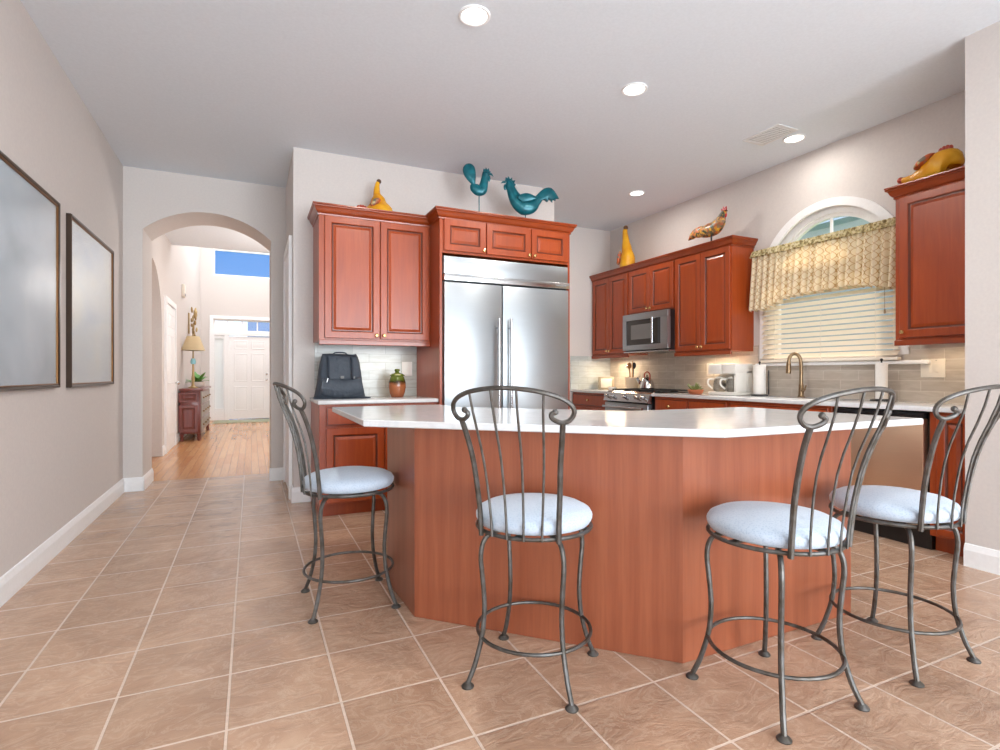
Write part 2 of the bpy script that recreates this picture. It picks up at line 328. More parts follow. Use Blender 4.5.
# ================================================================ mesh helpers
class MB:
    def __init__(self): self.bm = bmesh.new(); self.mi = 0
    def _face(self, vs):
        try: f = self.bm.faces.new(vs); f.material_index = self.mi; return f
        except ValueError: return None
    def box(self, x0, x1, y0, y1, z0, z1, bev=0.0, seg=2):
        x0, x1 = sorted((x0, x1)); y0, y1 = sorted((y0, y1)); z0, z1 = sorted((z0, z1))
        v = [self.bm.verts.new((x, y, z)) for x in (x0, x1) for y in (y0, y1) for z in (z0, z1)]
        fs = [self._face([v[i] for i in q]) for q in ((0, 1, 3, 2), (4, 6, 7, 5), (0, 4, 5, 1), (2, 3, 7, 6), (0, 2, 6, 4), (1, 5, 7, 3))]
        if bev > 0:
            es = list({e for f in fs for e in f.edges})
            bmesh.ops.bevel(self.bm, geom=es, offset=bev, segments=seg, affect='EDGES', profile=0.5)
        return self
    def prism(self, poly, axis, a, b):
        def co(p, t):
            u, w = p
            return {'x': (t, u, w), 'y': (u, t, w), 'z': (u, w, t)}[axis]
        A = [self.bm.verts.new(co(p, a)) for p in poly]; B = [self.bm.verts.new(co(p, b)) for p in poly]
        n = len(poly)
        self._face(A[::-1]); self._face(B)
        for i in range(n): self._face([A[i], A[(i + 1) % n], B[(i + 1) % n], B[i]])
        return self
    def tube(self, pts, r, seg=8, closed=False):
        pts = [Vector(p) for p in pts]; n = len(pts)
        rs = r if isinstance(r, (list, tuple)) else [r] * n
        rings = []; nrm = None
        for i in range(n):
            if closed: t = (pts[(i + 1) % n] - pts[i - 1]).normalized()
            else: t = (pts[min(i + 1, n - 1)] - pts[max(i - 1, 0)]).normalized()
            if nrm is None:
                ref = Vector((0, 0, 1)) if abs(t.z) < 0.9 else Vector((1, 0, 0))
                nrm = (ref - t * ref.dot(t)).normalized()
            else: nrm = (nrm - t * nrm.dot(t)).normalized()
            bn = t.cross(nrm)
            rings.append([self.bm.verts.new(pts[i] + (nrm * math.cos(2 * PI * k / seg) + bn * math.sin(2 * PI * k / seg)) * rs[i]) for k in range(seg)])
        m = n if closed else n - 1
        for i in range(m):
            a, b = rings[i], rings[(i + 1) % n]
            for k in range(seg): self._face([a[k], a[(k + 1) % seg], b[(k + 1) % seg], b[k]])
        if not closed:
            self._face(rings[0][::-1]); self._face(rings[-1])
        return self
    def lathe(self, prof, cx=0, cy=0, seg=28, axis='z', cz=0):
        rings = []
        for (r, z) in prof:
            row = []
            for k in range(seg):
                a = 2 * PI * k / seg
                if axis == 'z': p = (cx + r * math.cos(a), cy + r * math.sin(a), cz + z)
                elif axis == 'y': p = (cx + r * math.cos(a), cy + z, cz + r * math.sin(a))
                else: p = (cx + z, cy + r * math.cos(a), cz + r * math.sin(a))
                row.append(self.bm.verts.new(p))
            rings.append(row)
        for a, b in zip(rings, rings[1:]):
            for k in range(seg): self._face([a[k], a[(k + 1) % seg], b[(k + 1) % seg], b[k]])
        self._face(rings[0][::-1]); self._face(rings[-1])
        return self
    def ball(self, c, r, rot=None, seg=16, rings=10):
        r = (r, r, r) if not isinstance(r, tuple) else r
        mt = Matrix.Translation(c) @ (rot if rot else Matrix.Identity(4)) @ Matrix.Diagonal((r[0], r[1], r[2], 1))
        res = bmesh.ops.create_uvsphere(self.bm, u_segments=seg, v_segments=rings, radius=1.0, matrix=mt)
        for v in res['verts']:
            for f in v.link_faces: f.material_index = self.mi
        return self
    def loops(self, lps, cap=True, mis=None):
        """Concentric loops of equal vertex counts, joined by quads."""
        rings = [[self.bm.verts.new(p) for p in lp] for lp in lps]
        for i, (a, b) in enumerate(zip(rings, rings[1:])):
            if mis: self.mi = mis[i]
            n = len(a)
            for k in range(n): self._face([a[k], a[(k + 1) % n], b[(k + 1) % n], b[k]])
        self.mi = 0
        if cap: self._face(rings[-1])
        return self, rings
    def build(self, name, mats, parent=None, smooth=True, angle=35):
        bmesh.ops.recalc_face_normals(self.bm, faces=self.bm.faces[:])
        me = bpy.data.meshes.new(name); self.bm.to_mesh(me); self.bm.free()
        for mm in (mats if isinstance(mats, (list, tuple)) else [mats]): me.materials.append(M[mm] if isinstance(mm, str) else mm)
        if smooth:
            me.shade_smooth(); me.set_sharp_from_angle(angle=math.radians(angle))
        o = bpy.data.objects.new(name, me); COL.objects.link(o)
        if parent is not None: o.parent = parent
        return o
def tag(o, label, cat, group=None, kind=None):
    o['label'] = label; o['category'] = cat
    if group: o['group'] = group
    if kind: o['kind'] = kind
    return o
def thing(name, label, cat, loc=(0, 0, 0), rotz=0.0, group=None):
    o = bpy.data.objects.new(name, None); COL.objects.link(o)
    o.empty_display_size = 0.1; o.location = loc; o.rotation_euler = (0, 0, rotz)
    return tag(o, label, cat, group)
def structure(o, label=None, cat=None):
    o['kind'] = 'structure'
    if label: o['label'] = label
    if cat: o['category'] = cat
    return o
def sempty(name, loc=(0, 0, 0), rotz=0, label=None, cat=None):
    o = bpy.data.objects.new(name, None); COL.objects.link(o); o.location = loc; o.rotation_euler = (0, 0, rotz)
    return structure(o, label, cat)
def smoothpath(pts, sub=6, closed=False):
    P = [Vector(p) for p in pts]; n = len(P); out = []
    rng = n if closed else n - 1
    for i in range(rng):
        p0 = P[(i - 1) % n] if (closed or i > 0) else P[0] * 2 - P[1]
        p1 = P[i]; p2 = P[(i + 1) % n]
        p3 = P[(i + 2) % n] if (closed or i + 2 < n) else P[-1] * 2 - P[-2]
        for s in range(sub):
            t = s / sub
            out.append(0.5 * ((2 * p1) + (p2 - p0) * t + (2 * p0 - 5 * p1 + 4 * p2 - p3) * t * t + (3 * p1 - p0 - 3 * p2 + p3) * t ** 3))
    if not closed: out.append(P[-1])
    return out
def circle(r, z, n=40, cx=0, cy=0): return [(cx + r * math.cos(2 * PI * k / n), cy + r * math.sin(2 * PI * k / n), z) for k in range(n)]

# ================================================================ room shell
HC = 3.095            # kitchen ceiling
XL = -1.11           # left wall plane
XR = 4.51            # right wall plane
YB = 6.15            # back wall plane
def sbox(name, mt, label, cat, *b):
    return structure(MB().box(*b).build(name, mt, smooth=False), label, cat)

sbox('floor', 'tile', 'beige slate-look square tile kitchen floor', 'floor', -1.3, 4.7, -6.5, 6.62, -0.1, 0)
sbox('floor_hall', 'oak', 'honey oak strip floor beyond the arch', 'floor', -1.6, 1.8, 6.62, 15.0, -0.1, 0)
sbox('ceiling', 'ceiling', 'flat pale grey kitchen ceiling', 'ceiling', -1.3, 4.7, -6.5, 9.6, HC, HC + 0.12)
sbox('ceiling_foyer', 'ceiling', 'high ceiling of the entry foyer', 'ceiling', -1.3, 1.8, 9.6, 15.0, 5.6, 5.7)
sbox('wall_soffit', 'wall', 'wall drop between hallway ceiling and foyer ceiling', 'wall', -1.3, 1.8, 9.5, 9.6, HC + 0.12, 5.6)
sbox('wall_left', 'wall', 'long beige left wall hung with two pictures', 'wall', XL - 0.15, XL, -6.5, YB, 0, HC)
sbox('wall_rear', 'wall', 'beige wall at the camera end of the kitchen', 'wall', -1.3, 4.7, -6.65, -6.5, 0, HC)
# right return wall in the near right corner
sbox('wall_right_return', 'wall', 'beige wall return at the right edge beside the cabinets', 'wall', 3.80, 4.66, -6.5, 1.737, 0, HC)
# block behind the refrigerator and back wall beyond it
sbox('wall_fridge', 'wall', 'beige wall block behind the refrigerator and left cabinets', 'wall', 0.33, 2.95, 5.02, 6.62, 0, HC)
sbox('wall_back', 'wall', 'beige back wall in the far kitchen corner', 'wall', 2.95, 4.66, YB, 6.3, 0, HC)

def arc(cx, cz, r, a0, a1, n):
    return [(cx + r * math.cos(a0 + (a1 - a0) * i / n), cz + r * math.sin(a0 + (a1 - a0) * i / n)) for i in range(n + 1)]
# arch wall: segmental arch 1.135 wide, springing 2.52, rise 0.225
ax0, ax1, zs, rise = -0.952, 0.185, 2.515, 0.225
hw = (ax1 - ax0) / 2; R = (hw * hw + rise * rise) / (2 * rise); acx = (ax0 + ax1) / 2; acz = zs + rise - R
th = math.asin(hw / R)
poly = [(XL - 0.15, 0), (ax0, 0)] + arc(acx, acz, R, PI / 2 + th, PI / 2 - th, 24) + [(ax1, 0), (0.33, 0), (0.33, HC), (XL - 0.15, HC)]
structure(MB().prism(poly, 'y', YB, 6.68).build('wall_arch', 'wall', angle=30), 'beige wall pierced by the wide arched opening', 'wall')
# hallway left wall with its own arched opening and panelled door
poly = [(6.68, 0), (6.95, 0)] + arc(7.78, 1.72, 0.83, PI, 0, 24) + [(8.61, 0), (9.6, 0), (9.6, HC), (6.68, HC)]
structure(MB().prism(poly, 'x', XL - 0.35, XL).build('wall_hall_left', 'wall', angle=30), 'beige hallway left wall with arched opening', 'wall')
sbox('wall_hall_recess', 'wall', 'beige wall seen through the hallway side arch', 'wall', XL - 0.6, XL - 0.35, 6.68, 9.6, 0, HC)
sbox('wall_foyer_left', 'wall', 'tall beige left wall of the foyer', 'wall', XL - 0.35, XL, 9.6, 15.0, 0, 5.6)
sbox('wall_hall_right', 'wall', 'beige right wall of the hallway and foyer', 'wall', 1.6, 1.8, 6.62, 15.0, 0, 5.6)
# front wall pieces around door, sidelights, transom and high window
YF = 14.7
mb = MB()
mb.box(XL, -0.84, YF, YF + 0.15, 0, 5.6).box(0.76, 1.6, YF, YF + 0.15, 0, 5.6)
mb.box(-0.84, 0.76, YF, YF + 0.15, 2.45, 3.5).box(-0.84, 0.76, YF, YF + 0.15, 4.15, 5.6)
structure(mb.build('wall_front', 'wall', smooth=False), 'tall beige front wall around the entry door', 'wall')

# right wall with round-topped window
WY, WR, WZ = 3.06, 0.60, 1.97       # centre, radius, springing
mb = MB()
mb.box(XR, XR + 0.15, 1.737, WY - WR, 0, HC).box(XR, XR + 0.15, WY + WR, 6.3, 0, HC)
mb.box(XR, XR + 0.15, WY - WR, WY + WR, 0, 1.27)
mb.prism([(WY - WR, WZ)] + arc(WY, WZ, WR, PI, 0, 32)[1:-1] + [(WY + WR, WZ), (WY + WR, HC), (WY - WR, HC)], 'x', XR, XR + 0.15)
structure(mb.build('wall_right', 'wall', smooth=False), 'beige right wall with the round-topped window', 'wall')

# baseboards
def baseboard(name, label, p0, p1, n):
    """p0 to p1 along a wall, n = outward direction into the room."""
    prof = [(0, 0), (0.016, 0), (0.016, 0.095), (0.010, 0.115), (0.006, 0.128), (0, 0.132)]
    p0, p1, n = Vector(p0), Vector(p1), Vector(n)
    mb = MB(); A = [mb.bm.verts.new((p0.x + n.x * u, p0.y + n.y * u, w)) for u, w in prof]; B = [mb.bm.verts.new((p1.x + n.x * u, p1.y + n.y * u, w)) for u, w in prof]
    mb._face(A); mb._face(B[::-1])
    for i in range(len(prof)): mb._face([A[i], A[(i + 1) % len(prof)], B[(i + 1) % len(prof)], B[i]])
    return structure(mb.build(name, 'white', smooth=False), label, 'baseboard')
baseboard('baseboard_left', 'white baseboard along the left wall', (XL, -6.5), (XL, YB), (1, 0))
baseboard('baseboard_arch_left', 'white baseboard on the stub left of the arch', (XL, YB), (ax0 + 0.016, YB), (0, -1))
baseboard('baseboard_arch_jamb', 'white baseboard inside the arch left jamb', (ax0, YB - 0.016), (ax0, 6.68), (1, 0))
baseboard('baseboard_arch_right', 'white baseboard on the stub right of the arch', (ax1 - 0.016, YB), (0.33, YB), (0, -1))
baseboard('baseboard_block', 'white baseboard left of the base cabinet', (0.314, 5.02), (0.469, 5.02), (0, -1))
baseboard('baseboard_block_side', 'white baseboard on the side of the wall block', (0.33, 5.0201), (0.33, 5.16), (-1, 0))
baseboard('baseboard_right', 'white baseboard along the near right wall', (3.80, -6.5), (3.80, 1.737), (-1, 0))
baseboard('baseboard_hall', 'white baseboard of the hallway left wall', (XL, 8.61), (XL, 14.7), (1, 0))
baseboard('baseboard_front', 'white baseboard beside the front door', (XL, YF), (-0.90, YF), (0, -1))

# pantry door casing on the side of the block
d3 = sempty('door_3', label='white cased door on the side of the wall block', cat='door')
mb = MB(); mb.prism([(5.16, 0), (5.16, 2.36), (6.10, 2.36), (6.10, 0), (6.02, 0), (6.02, 2.28), (5.24, 2.28), (5.24, 0)], 'x', 0.302, 0.33); mb.build('casing', 'white', d3, smooth=False)
mb = MB(); mb.box(0.318, 0.33, 5.24, 6.02, 0.01, 2.28); mb.build('leaf', 'doorpaint', d3, smooth=False)
for z in (0.25, 1.1, 2.0):
    mb = MB(); mb.tube([(0.312, 5.25, z), (0.312, 5.25, z + 0.09)], 0.008, 8); mb.build('hinge', 'chrome', d3)

def panel_slab(mb, x0, x1, z0, z1, yf, yb, panels):
    mb.box(x0, x1, yf, yb, z0, z1, 0.003, 1)
    for (a, b, c, d) in panels:
        lp = []
        for ins, y in ((0, yf - 0.0005), (0.012, yf - 0.008), (0.022, yf - 0.002), (0.03, yf - 0.002), (0.055, yf - 0.007)):
            lp.append([(a + ins, y, c + ins), (b - ins, y, c + ins), (b - ins, y, d - ins), (a + ins, y, d - ins)])
        mb.loops(lp)
SIXP = lambda x0, x1, h: [(x0 + .11 + i * (x1 - x0 - .14) / 2, x0 + .11 + i * (x1 - x0 - .14) / 2 + (x1 - x0 - .30) / 2, c * h, d * h) for i in (0, 1) for c, d in ((.11, .40), (.46, .80), (.85, .95))]
# front door
d2 = sempty('door_2', (0, YF, 0), label='white six-panel front entry door', cat='door')
mb = MB(); panel_slab(mb, -0.50, 0.41, 0.02, 2.04, 0.03, 0.075, SIXP(-0.50, 0.41, 2.04)); mb.build('leaf', 'doorpaint', d2, angle=20)
mb = MB()
for x0, x1, z0, z1 in ((-0.92, -0.84, 0, 2.53), (0.76, 0.84, 0, 2.53), (-0.84, 0.76, 2.45, 2.53)): mb.box(x0, x1, -0.02, 0, z0, z1, 0.003, 1)
mb.build('casing', 'white', d2, smooth=False)
mb = MB()
for x0, x1, z0, z1 in ((-0.60, -0.50, 0, 2.06), (0.41, 0.51, 0, 2.06), (-0.84, 0.76, 2.06, 2.15)): mb.box(x0, x1, 0, 0.09, z0, z1, 0.003, 1)
mb.build('frame', 'white', d2, smooth=False)
mb = MB(); mb.ball((0.34, -0.02, 0.98), 0.03).tube([(0.34, 0.03, 0.98), (0.34, -0.02, 0.98)], 0.012); mb.build('knob', 'chrome', d2)
mb = MB(); mb.lathe([(0.028, 0.028), (0.028, 0.01), (0.02, 0.0), (0.002, -0.004)], 0.34, 0, 16, 'y', 1.12); mb.build('deadbolt', 'chrome', d2)
for i, (x0, x1) in enumerate(((-0.84, -0.60), (0.51, 0.76))):
    wn = sempty('window_%d' % (2 + i), (0, YF, 0), label='narrow sidelight %s the front door' % ('left of' if i == 0 else 'right of'), cat='window')
    mb = MB()
    for a, b, c, d in ((x0, x0 + .035, 0, 2.06), (x1 - .035, x1, 0, 2.06), (x0 + .035, x1 - .035, 0, 0.28), (x0 + .035, x1 - .035, 1.98, 2.06)): mb.box(a, b, 0.02, 0.08, c, d)
    mb.build('frame', 'white', wn, smooth=False)
    mb = MB(); mb.box(x0 + .035, x1 - .035, 0.045, 0.052, 0.28, 1.98); mb.build('pane', 'frosted', wn, smooth=False)
def gridwin(name, label, x0, x1, z0, z1, mull, fw=0.035):
    wn = sempty(name, (0, YF, 0), label=label, cat='window')
    mb = MB(); mb.box(x0, x0 + fw, 0.02, 0.09, z0, z1).box(x1 - fw, x1, 0.02, 0.09, z0, z1).box(x0 + fw, x1 - fw, 0.02, 0.09, z0, z0 + fw).box(x0 + fw, x1 - fw, 0.02, 0.09, z1 - fw, z1)
    mb.build('frame', 'white', wn, smooth=False)
    for x in mull:
        mb = MB(); mb.box(x - 0.014, x + 0.014, 0.03, 0.075, z0 + fw, z1 - fw); mb.build('mullion', 'white', wn, smooth=False)
    mb = MB(); mb.box(x0 + fw, x1 - fw, 0.05, 0.056, z0 + fw, z1 - fw); mb.build('pane', 'glass', wn, smooth=False)
gridwin('window_4', 'transom with divided panes above the front door', -0.84, 0.76, 2.15, 2.45, (-0.53, -0.21, 0.13, 0.44))
gridwin('window_5', 'high window full of blue sky over the door', -0.84, 0.76, 3.5, 4.15, ())

# hallway closet door on the left wall
d1 = sempty('door_1', (XL, 9.38, 0), PI / 2, 'white panelled closet door in the hallway left wall', 'door')
mb = MB(); panel_slab(mb, -0.47, 0.47, 0.01, 2.12, -0.02, 0.0, SIXP(-0.47, 0.47, 2.12)); mb.build('leaf', 'doorpaint', d1, angle=20)
mb = MB(); mb.prism([(-0.56, 0), (-0.56, 2.22), (0.56, 2.22), (0.56, 0), (0.48, 0), (0.48, 2.14), (-0.48, 2.14), (-0.48, 0)], 'y', -0.028, 0); mb.build('casing', 'white', d1, smooth=False)
mb = MB(); mb.ball((0.40, -0.06, 0.98), 0.028).tube([(0.40, -0.02, 0.98), (0.40, -0.06, 0.98)], 0.01); mb.build('knob', 'chrome', d1)

# ---------------------------------------------------------------- kitchen window
w1 = sempty('window_1', (XR, WY, 0), label='white round-topped window above the sink', cat='window')
def archband(r0, r1, zbot, xa, xb):
    mb = MB()
    outer = [(-r1, zbot)] + arc(0, WZ, r1, PI, 0, 32) + [(r1, zbot)]
    inner = [(-r0, zbot)] + arc(0, WZ, r0, PI, 0, 32) + [(r0, zbot)]
    poly = outer + inner[::-1]
    # build as quads between outer and inner
    A = [[mb.bm.verts.new((x, y, z)) for (y, z) in outer] for x in (xa, xb)]
    B = [[mb.bm.verts.new((x, y, z)) for (y, z) in inner] for x in (xa, xb)]
    for k in range(len(outer) - 1):
        mb._face([A[0][k], A[0][k + 1], B[0][k + 1], B[0][k]]); mb._face([A[1][k], A[1][k + 1], B[1][k + 1], B[1][k]])
        mb._face([A[0][k], A[0][k + 1], A[1][k + 1], A[1][k]]); mb._face([B[0][k], B[0][k + 1], B[1][k + 1], B[1][k]])
    mb._face([A[0][0], A[1][0], B[1][0], B[0][0]]); mb._face([A[0][-1], A[1][-1], B[1][-1], B[0][-1]])
    return mb
archband(0.585, 0.655, 1.27, -0.022, 0.0).build('casing', 'white', w1)
archband(0.535, 0.60, 1.27, 0.03, 0.10).build('frame', 'white', w1)
archband(0.505, 0.54, 1.27, 0.05, 0.09).build('sash', 'white', w1)
mb = MB(); mb.box(0.03, 0.10, -0.54, 0.54, 1.94, 2.0); mb.build('meeting_rail', 'white', w1, smooth=False)
for a in (45, 90, 135):
    aa = math.radians(a)
    mb = MB(); mb.tube([(0.07, 0.06 * math.cos(aa), WZ + 0.06 * math.sin(aa)), (0.07, 0.52 * math.cos(aa), WZ + 0.52 * math.sin(aa))], 0.013, 6); mb.build('mullion', 'white', w1)
mb = MB(); mb.prism([(-0.52, 1.27)] + arc(0, WZ, 0.52, PI, 0, 24) + [(0.52, 1.27)], 'x', 0.068, 0.073); mb.build('pane', 'glass', w1, smooth=False)
mb = MB(); mb.box(-0.055, 0.03, -0.80, 0.68, 1.195, 1.222, 0.006); mb.build('sill', 'white', w1)

# ================================================================ cabinetry
def raised(mb, x0, x1, z0, z1, yf, th=0.02, st=0.055):
    """Raised-panel front in the xz plane, facing -y; glaze on the groove faces (slot 1)."""
    spec = [(0, yf + th), (0, yf + .003), (.003, yf), (st - .004, yf), (st, yf + .004), (st + .007, yf + .011), (st + .014, yf + .011), (st + .034, yf + .003)]
    lp = [[(x0 + i, y, z0 + i), (x1 - i, y, z0 + i), (x1 - i, y, z1 - i), (x0 + i, y, z1 - i)] for i, y in spec]
    mb.loops(lp, True, [0, 0, 0, 0, 1, 1, 0])
def slabfront(mb, x0, x1, z0, z1, yf, th=0.02):
    spec = [(0, yf + th), (0, yf + .006), (.004, yf + .002), (.012, yf + .002), (.014, yf)]
    lp = [[(x0 + i, y, z0 + i), (x1 - i, y, z0 + i), (x1 - i, y, z1 - i), (x0 + i, y, z1 - i)] for i, y in spec]
    mb.loops(lp, True, [0, 0, 1, 0])
CROWN = [(0.0, 0.0), (0.008, 0.0), (0.010, 0.010), (0.004, 0.014), (0.012, 0.018), (0.020, 0.026), (0.027, 0.038), (0.033, 0.054), (0.038, 0.060), (0.046, 0.062), (0.048, 0.068), (0.043, 0.072), (0.050, 0.075), (0.050, 0.086), (0.0, 0.086)]
def crown(path, zb, name, parent):
    """path: plan points left to right (facing -y); profile grows outwards."""
    mb = MB(); P = [Vector((p[0], p[1])) for p in path]; rings = []
    segn = []
    for a, b in zip(P, P[1:]):
        t = (b - a).normalized(); segn.append(Vector((t.y, -t.x)))
    for i, p in enumerate(P):
        if i == 0: d = segn[0]
        elif i == len(P) - 1: d = segn[-1]
        else: d = (segn[i - 1] + segn[i]); d = d / (1 + segn[i - 1].dot(segn[i]))
        rings.append([mb.bm.verts.new((p.x + d.x * u, p.y + d.y * u, zb + w)) for u, w in CROWN])
    n = len(CROWN)
    for a, b in zip(rings, rings[1:]):
        for k in range(n): mb._face([a[k], a[(k + 1) % n], b[(k + 1) % n], b[k]])
    mb._face(rings[0]); mb._face(rings[-1][::-1])
    return mb.build(name, 'crown', parent, angle=25)
def cabinet(name, label, cat, loc, rot, w, d, h, fronts, group=None, sides='', toe=False, rail=False, crown_z=None, knob='gold'):
    c = thing(name, label, cat, loc, rot, group)
    z0 = 0.10 if toe else 0.0
    if crown_z is not None: h = crown_z + 0.07
    MB().box(0, w, -d, -0.004, z0, h, 0.0015, 1).build('carcass', 'cherry', c)
    if toe: MB().box(0.002, w - 0.002, -d + 0.06, -0.02, 0, 0.10).build('toe_kick', 'cherry', c, smooth=False)
    for kind, x0, x1, za, zb, kn in fronts:
        mb = MB()
        if kind == 'door': raised(mb, x0, x1, za, zb, -d - 0.02)
        elif kind == 'panelled_drawer': raised(mb, x0, x1, za, zb, -d - 0.02, 0.02, 0.045)
        else: slabfront(mb, x0, x1, za, zb, -d - 0.02)
        f = mb.build('door' if kind == 'door' else 'drawer' if kind != 'panelled_drawer' else 'door', ['cherry', 'glaze'], c, angle=20)
        if kn:
            k = MB(); k.lathe([(0.006, 0), (0.006, -0.014), (0.014, -0.018), (0.0155, -0.024), (0.012, -0.030), (0.001, -0.032)], kn[0], -d - 0.02, 14, 'y', kn[1])
            k.build('knob', knob, f)
    if rail: MB().box(0.0, w, -d - 0.018, -d + 0.004, -0.035, 0.004, 0.004, 1).build('light_rail', 'crown', c)
    if crown_z is not None:
        path = []
        if 'L' in sides: path.append((0, -0.004))
        path += [(0, -d), (w, -d)]
        if 'R' in sides: path.append((w, -0.004))
        crown(path, crown_z, 'cornice', c)
    return c

YW = 5.02
# upper cabinet above the left counter
cabinet('wall_cabinet', 'tall two-door cherry wall cabinet left of the refrigerator', 'cabinet', (0.494, YW, 1.395), 0, 0.934, 0.43, 1.03,
        [('door', 0.045, 0.490, 0.02, 1.015, (0.462, 0.05)), ('door', 0.498, 0.918, 0.02, 1.015, (0.527, 0.05))], sides='L', rail=True, crown_z=1.02, knob='gold')
# cabinet over the fridge, with tall side panels
c = cabinet('wall_cabinet', 'three-door cherry cabinet above the stainless refrigerator', 'cabinet', (1.43, YW, 2.14), 0, 1.275, 0.70, 0.30,
        [('door', 0.035, 0.415, 0.02, 0.285, (0.392, 0.045)), ('door', 0.423, 0.855, 0.02, 0.285, (0.832, 0.045)), ('door', 0.863, 1.245, 0.02, 0.285, (0.886, 0.045))], sides='LR', crown_z=0.285)
MB().box(0.0, 0.024, -0.70, -0.004, -2.14, 0, 0.001, 1).build('side_panel', 'cherry', c)
MB().box(1.251, 1.275, -0.70, -0.004, -2.14, 0, 0.001, 1).build('side_panel', 'cherry', c)
# base cabinet, left
cabinet('base_cabinet', 'cherry base cabinet below the backpack counter', 'cabinet', (0.475, YW, 0), 0, 0.954, 0.64, 0.884,
        [('slab', 0.05, 0.500, 0.715, 0.862, None), ('slab', 0.508, 0.94, 0.715, 0.862, None),
         ('door', 0.05, 0.500, 0.115, 0.695, None), ('door', 0.508, 0.94, 0.115, 0.695, None)], toe=True)
ct = MB().box(0.462, 1.43, YW - 0.675, YW - 0.012, 0.884, 0.914, 0.004).build('countertop', 'quartz'); tag(ct, 'short white quartz countertop under the backpack and jar', 'countertop')
structure(MB().box(0.505, 1.43, YW - 0.010, YW, 0.884, 1.40).build('trim_1', 'splash_x', smooth=False), 'grey glazed tile backsplash behind the backpack', 'backsplash')

# right wall run (local x runs towards the camera)
RW = -PI / 2
def rx(y): return (XR, y)
GU = None
cabinet('wall_cabinet', 'cherry wall cabinet in the far corner beside the microwave', 'cabinet', (XR, YB - 0.004, 1.36), RW, 0.786, 0.30, 1.02,
        [('door', 0.03, 0.396, 0.02, 1.0, (0.374, 0.055)), ('door', 0.404, 0.771, 0.02, 1.0, (0.427, 0.055))], rail=True, crown_z=1.00)
cabinet('wall_cabinet', 'short cherry wall cabinet directly above the microwave', 'cabinet', (XR, 5.358, 1.835), RW, 0.79, 0.30, 0.545,
        [('door', 0.012, 0.390, 0.015, 0.525, (0.366, 0.05)), ('door', 0.398, 0.778, 0.015, 0.525, (0.422, 0.05))], crown_z=0.525)
cabinet('wall_cabinet', 'cherry wall cabinet between the microwave and the window', 'cabinet', (XR, 4.566, 1.345), RW, 0.768, 0.30, 1.035,
        [('door', 0.015, 0.380, 0.02, 1.015, (0.357, 0.055)), ('door', 0.388, 0.756, 0.02, 1.015, (0.411, 0.055))], sides='R', rail=True, crown_z=1.015)
cabinet('wall_cabinet', 'single-door cherry wall cabinet at the right under the gourd hen', 'cabinet', (XR, 2.325, 1.355), RW, 0.584, 0.33, 1.03,
        [('door', 0.035, 0.562, 0.02, 1.01, (0.062, 0.06))], sides='L', rail=True, crown_z=1.01)
BD = 0.61
cabinet('base_cabinet', 'cherry base cabinet in the far corner left of the range', 'cabinet', (XR, YB - 0.004, 0), RW, 0.80, BD, 0.884,
        [('slab', 0.02, 0.785, 0.715, 0.862, (0.40, 0.79)), ('door', 0.02, 0.785, 0.115, 0.695, None)], toe=True)
cabinet('base_cabinet', 'cherry base cabinet immediately right of the range', 'cabinet', (XR, 4.535, 0), RW, 0.98, BD, 0.884,
        [('slab', 0.02, 0.485, 0.715, 0.862, (0.25, 0.79)), ('slab', 0.495, 0.965, 0.715, 0.862, (0.73, 0.79)), ('door', 0.02, 0.485, 0.115, 0.695, None), ('door', 0.495, 0.965, 0.115, 0.695, None)], toe=True)
cabinet('base_cabinet', 'cherry sink cabinet under the window faucet', 'cabinet', (XR, 3.553, 0), RW, 0.95, BD, 0.884,
        [('slab', 0.02, 0.93, 0.715, 0.862, None), ('door', 0.02, 0.470, 0.115, 0.695, None), ('door', 0.478, 0.93, 0.115, 0.695, None)], toe=True)
cabinet('base_cabinet', 'narrow cherry base cabinet between dishwasher and right wall', 'cabinet', (XR, 1.968, 0), RW, 0.228, BD, 0.884,
        [('panelled_drawer', 0.045, 0.226, 0.115, 0.865, None)], toe=True)
tag(MB().box(XR - 0.65, XR - 0.012, 5.345, YB - 0.012, 0.884, 0.914, 0.004).build('countertop', 'quartz'), 'small white countertop in the far corner left of the range', 'countertop')
mb = MB(); mb.box(XR - 0.65, XR - 0.012, 1.742, 4.54, 0.884, 0.914, 0.004)
tag(mb.build('countertop', 'quartz'), 'long white countertop below the window with the faucet', 'countertop')
structure(MB().box(XR - 0.010, XR, 1.737, YB - 0.01, 0.884, 1.20).box(XR - 0.010, XR, 3.745, YB - 0.01, 1.20, 1.40).box(XR - 0.010, XR, 1.737, 2.44, 1.20, 1.40).build('trim_2', 'splash_y', smooth=False), 'taupe stone tile backsplash along the window wall', 'backsplash')
structure(MB().box(3.86, XR - 0.01, YB - 0.010, YB, 0.884, 1.36).build('trim_3', 'splash_x', smooth=False), 'pale tile backsplash in the far corner', 'backsplash')

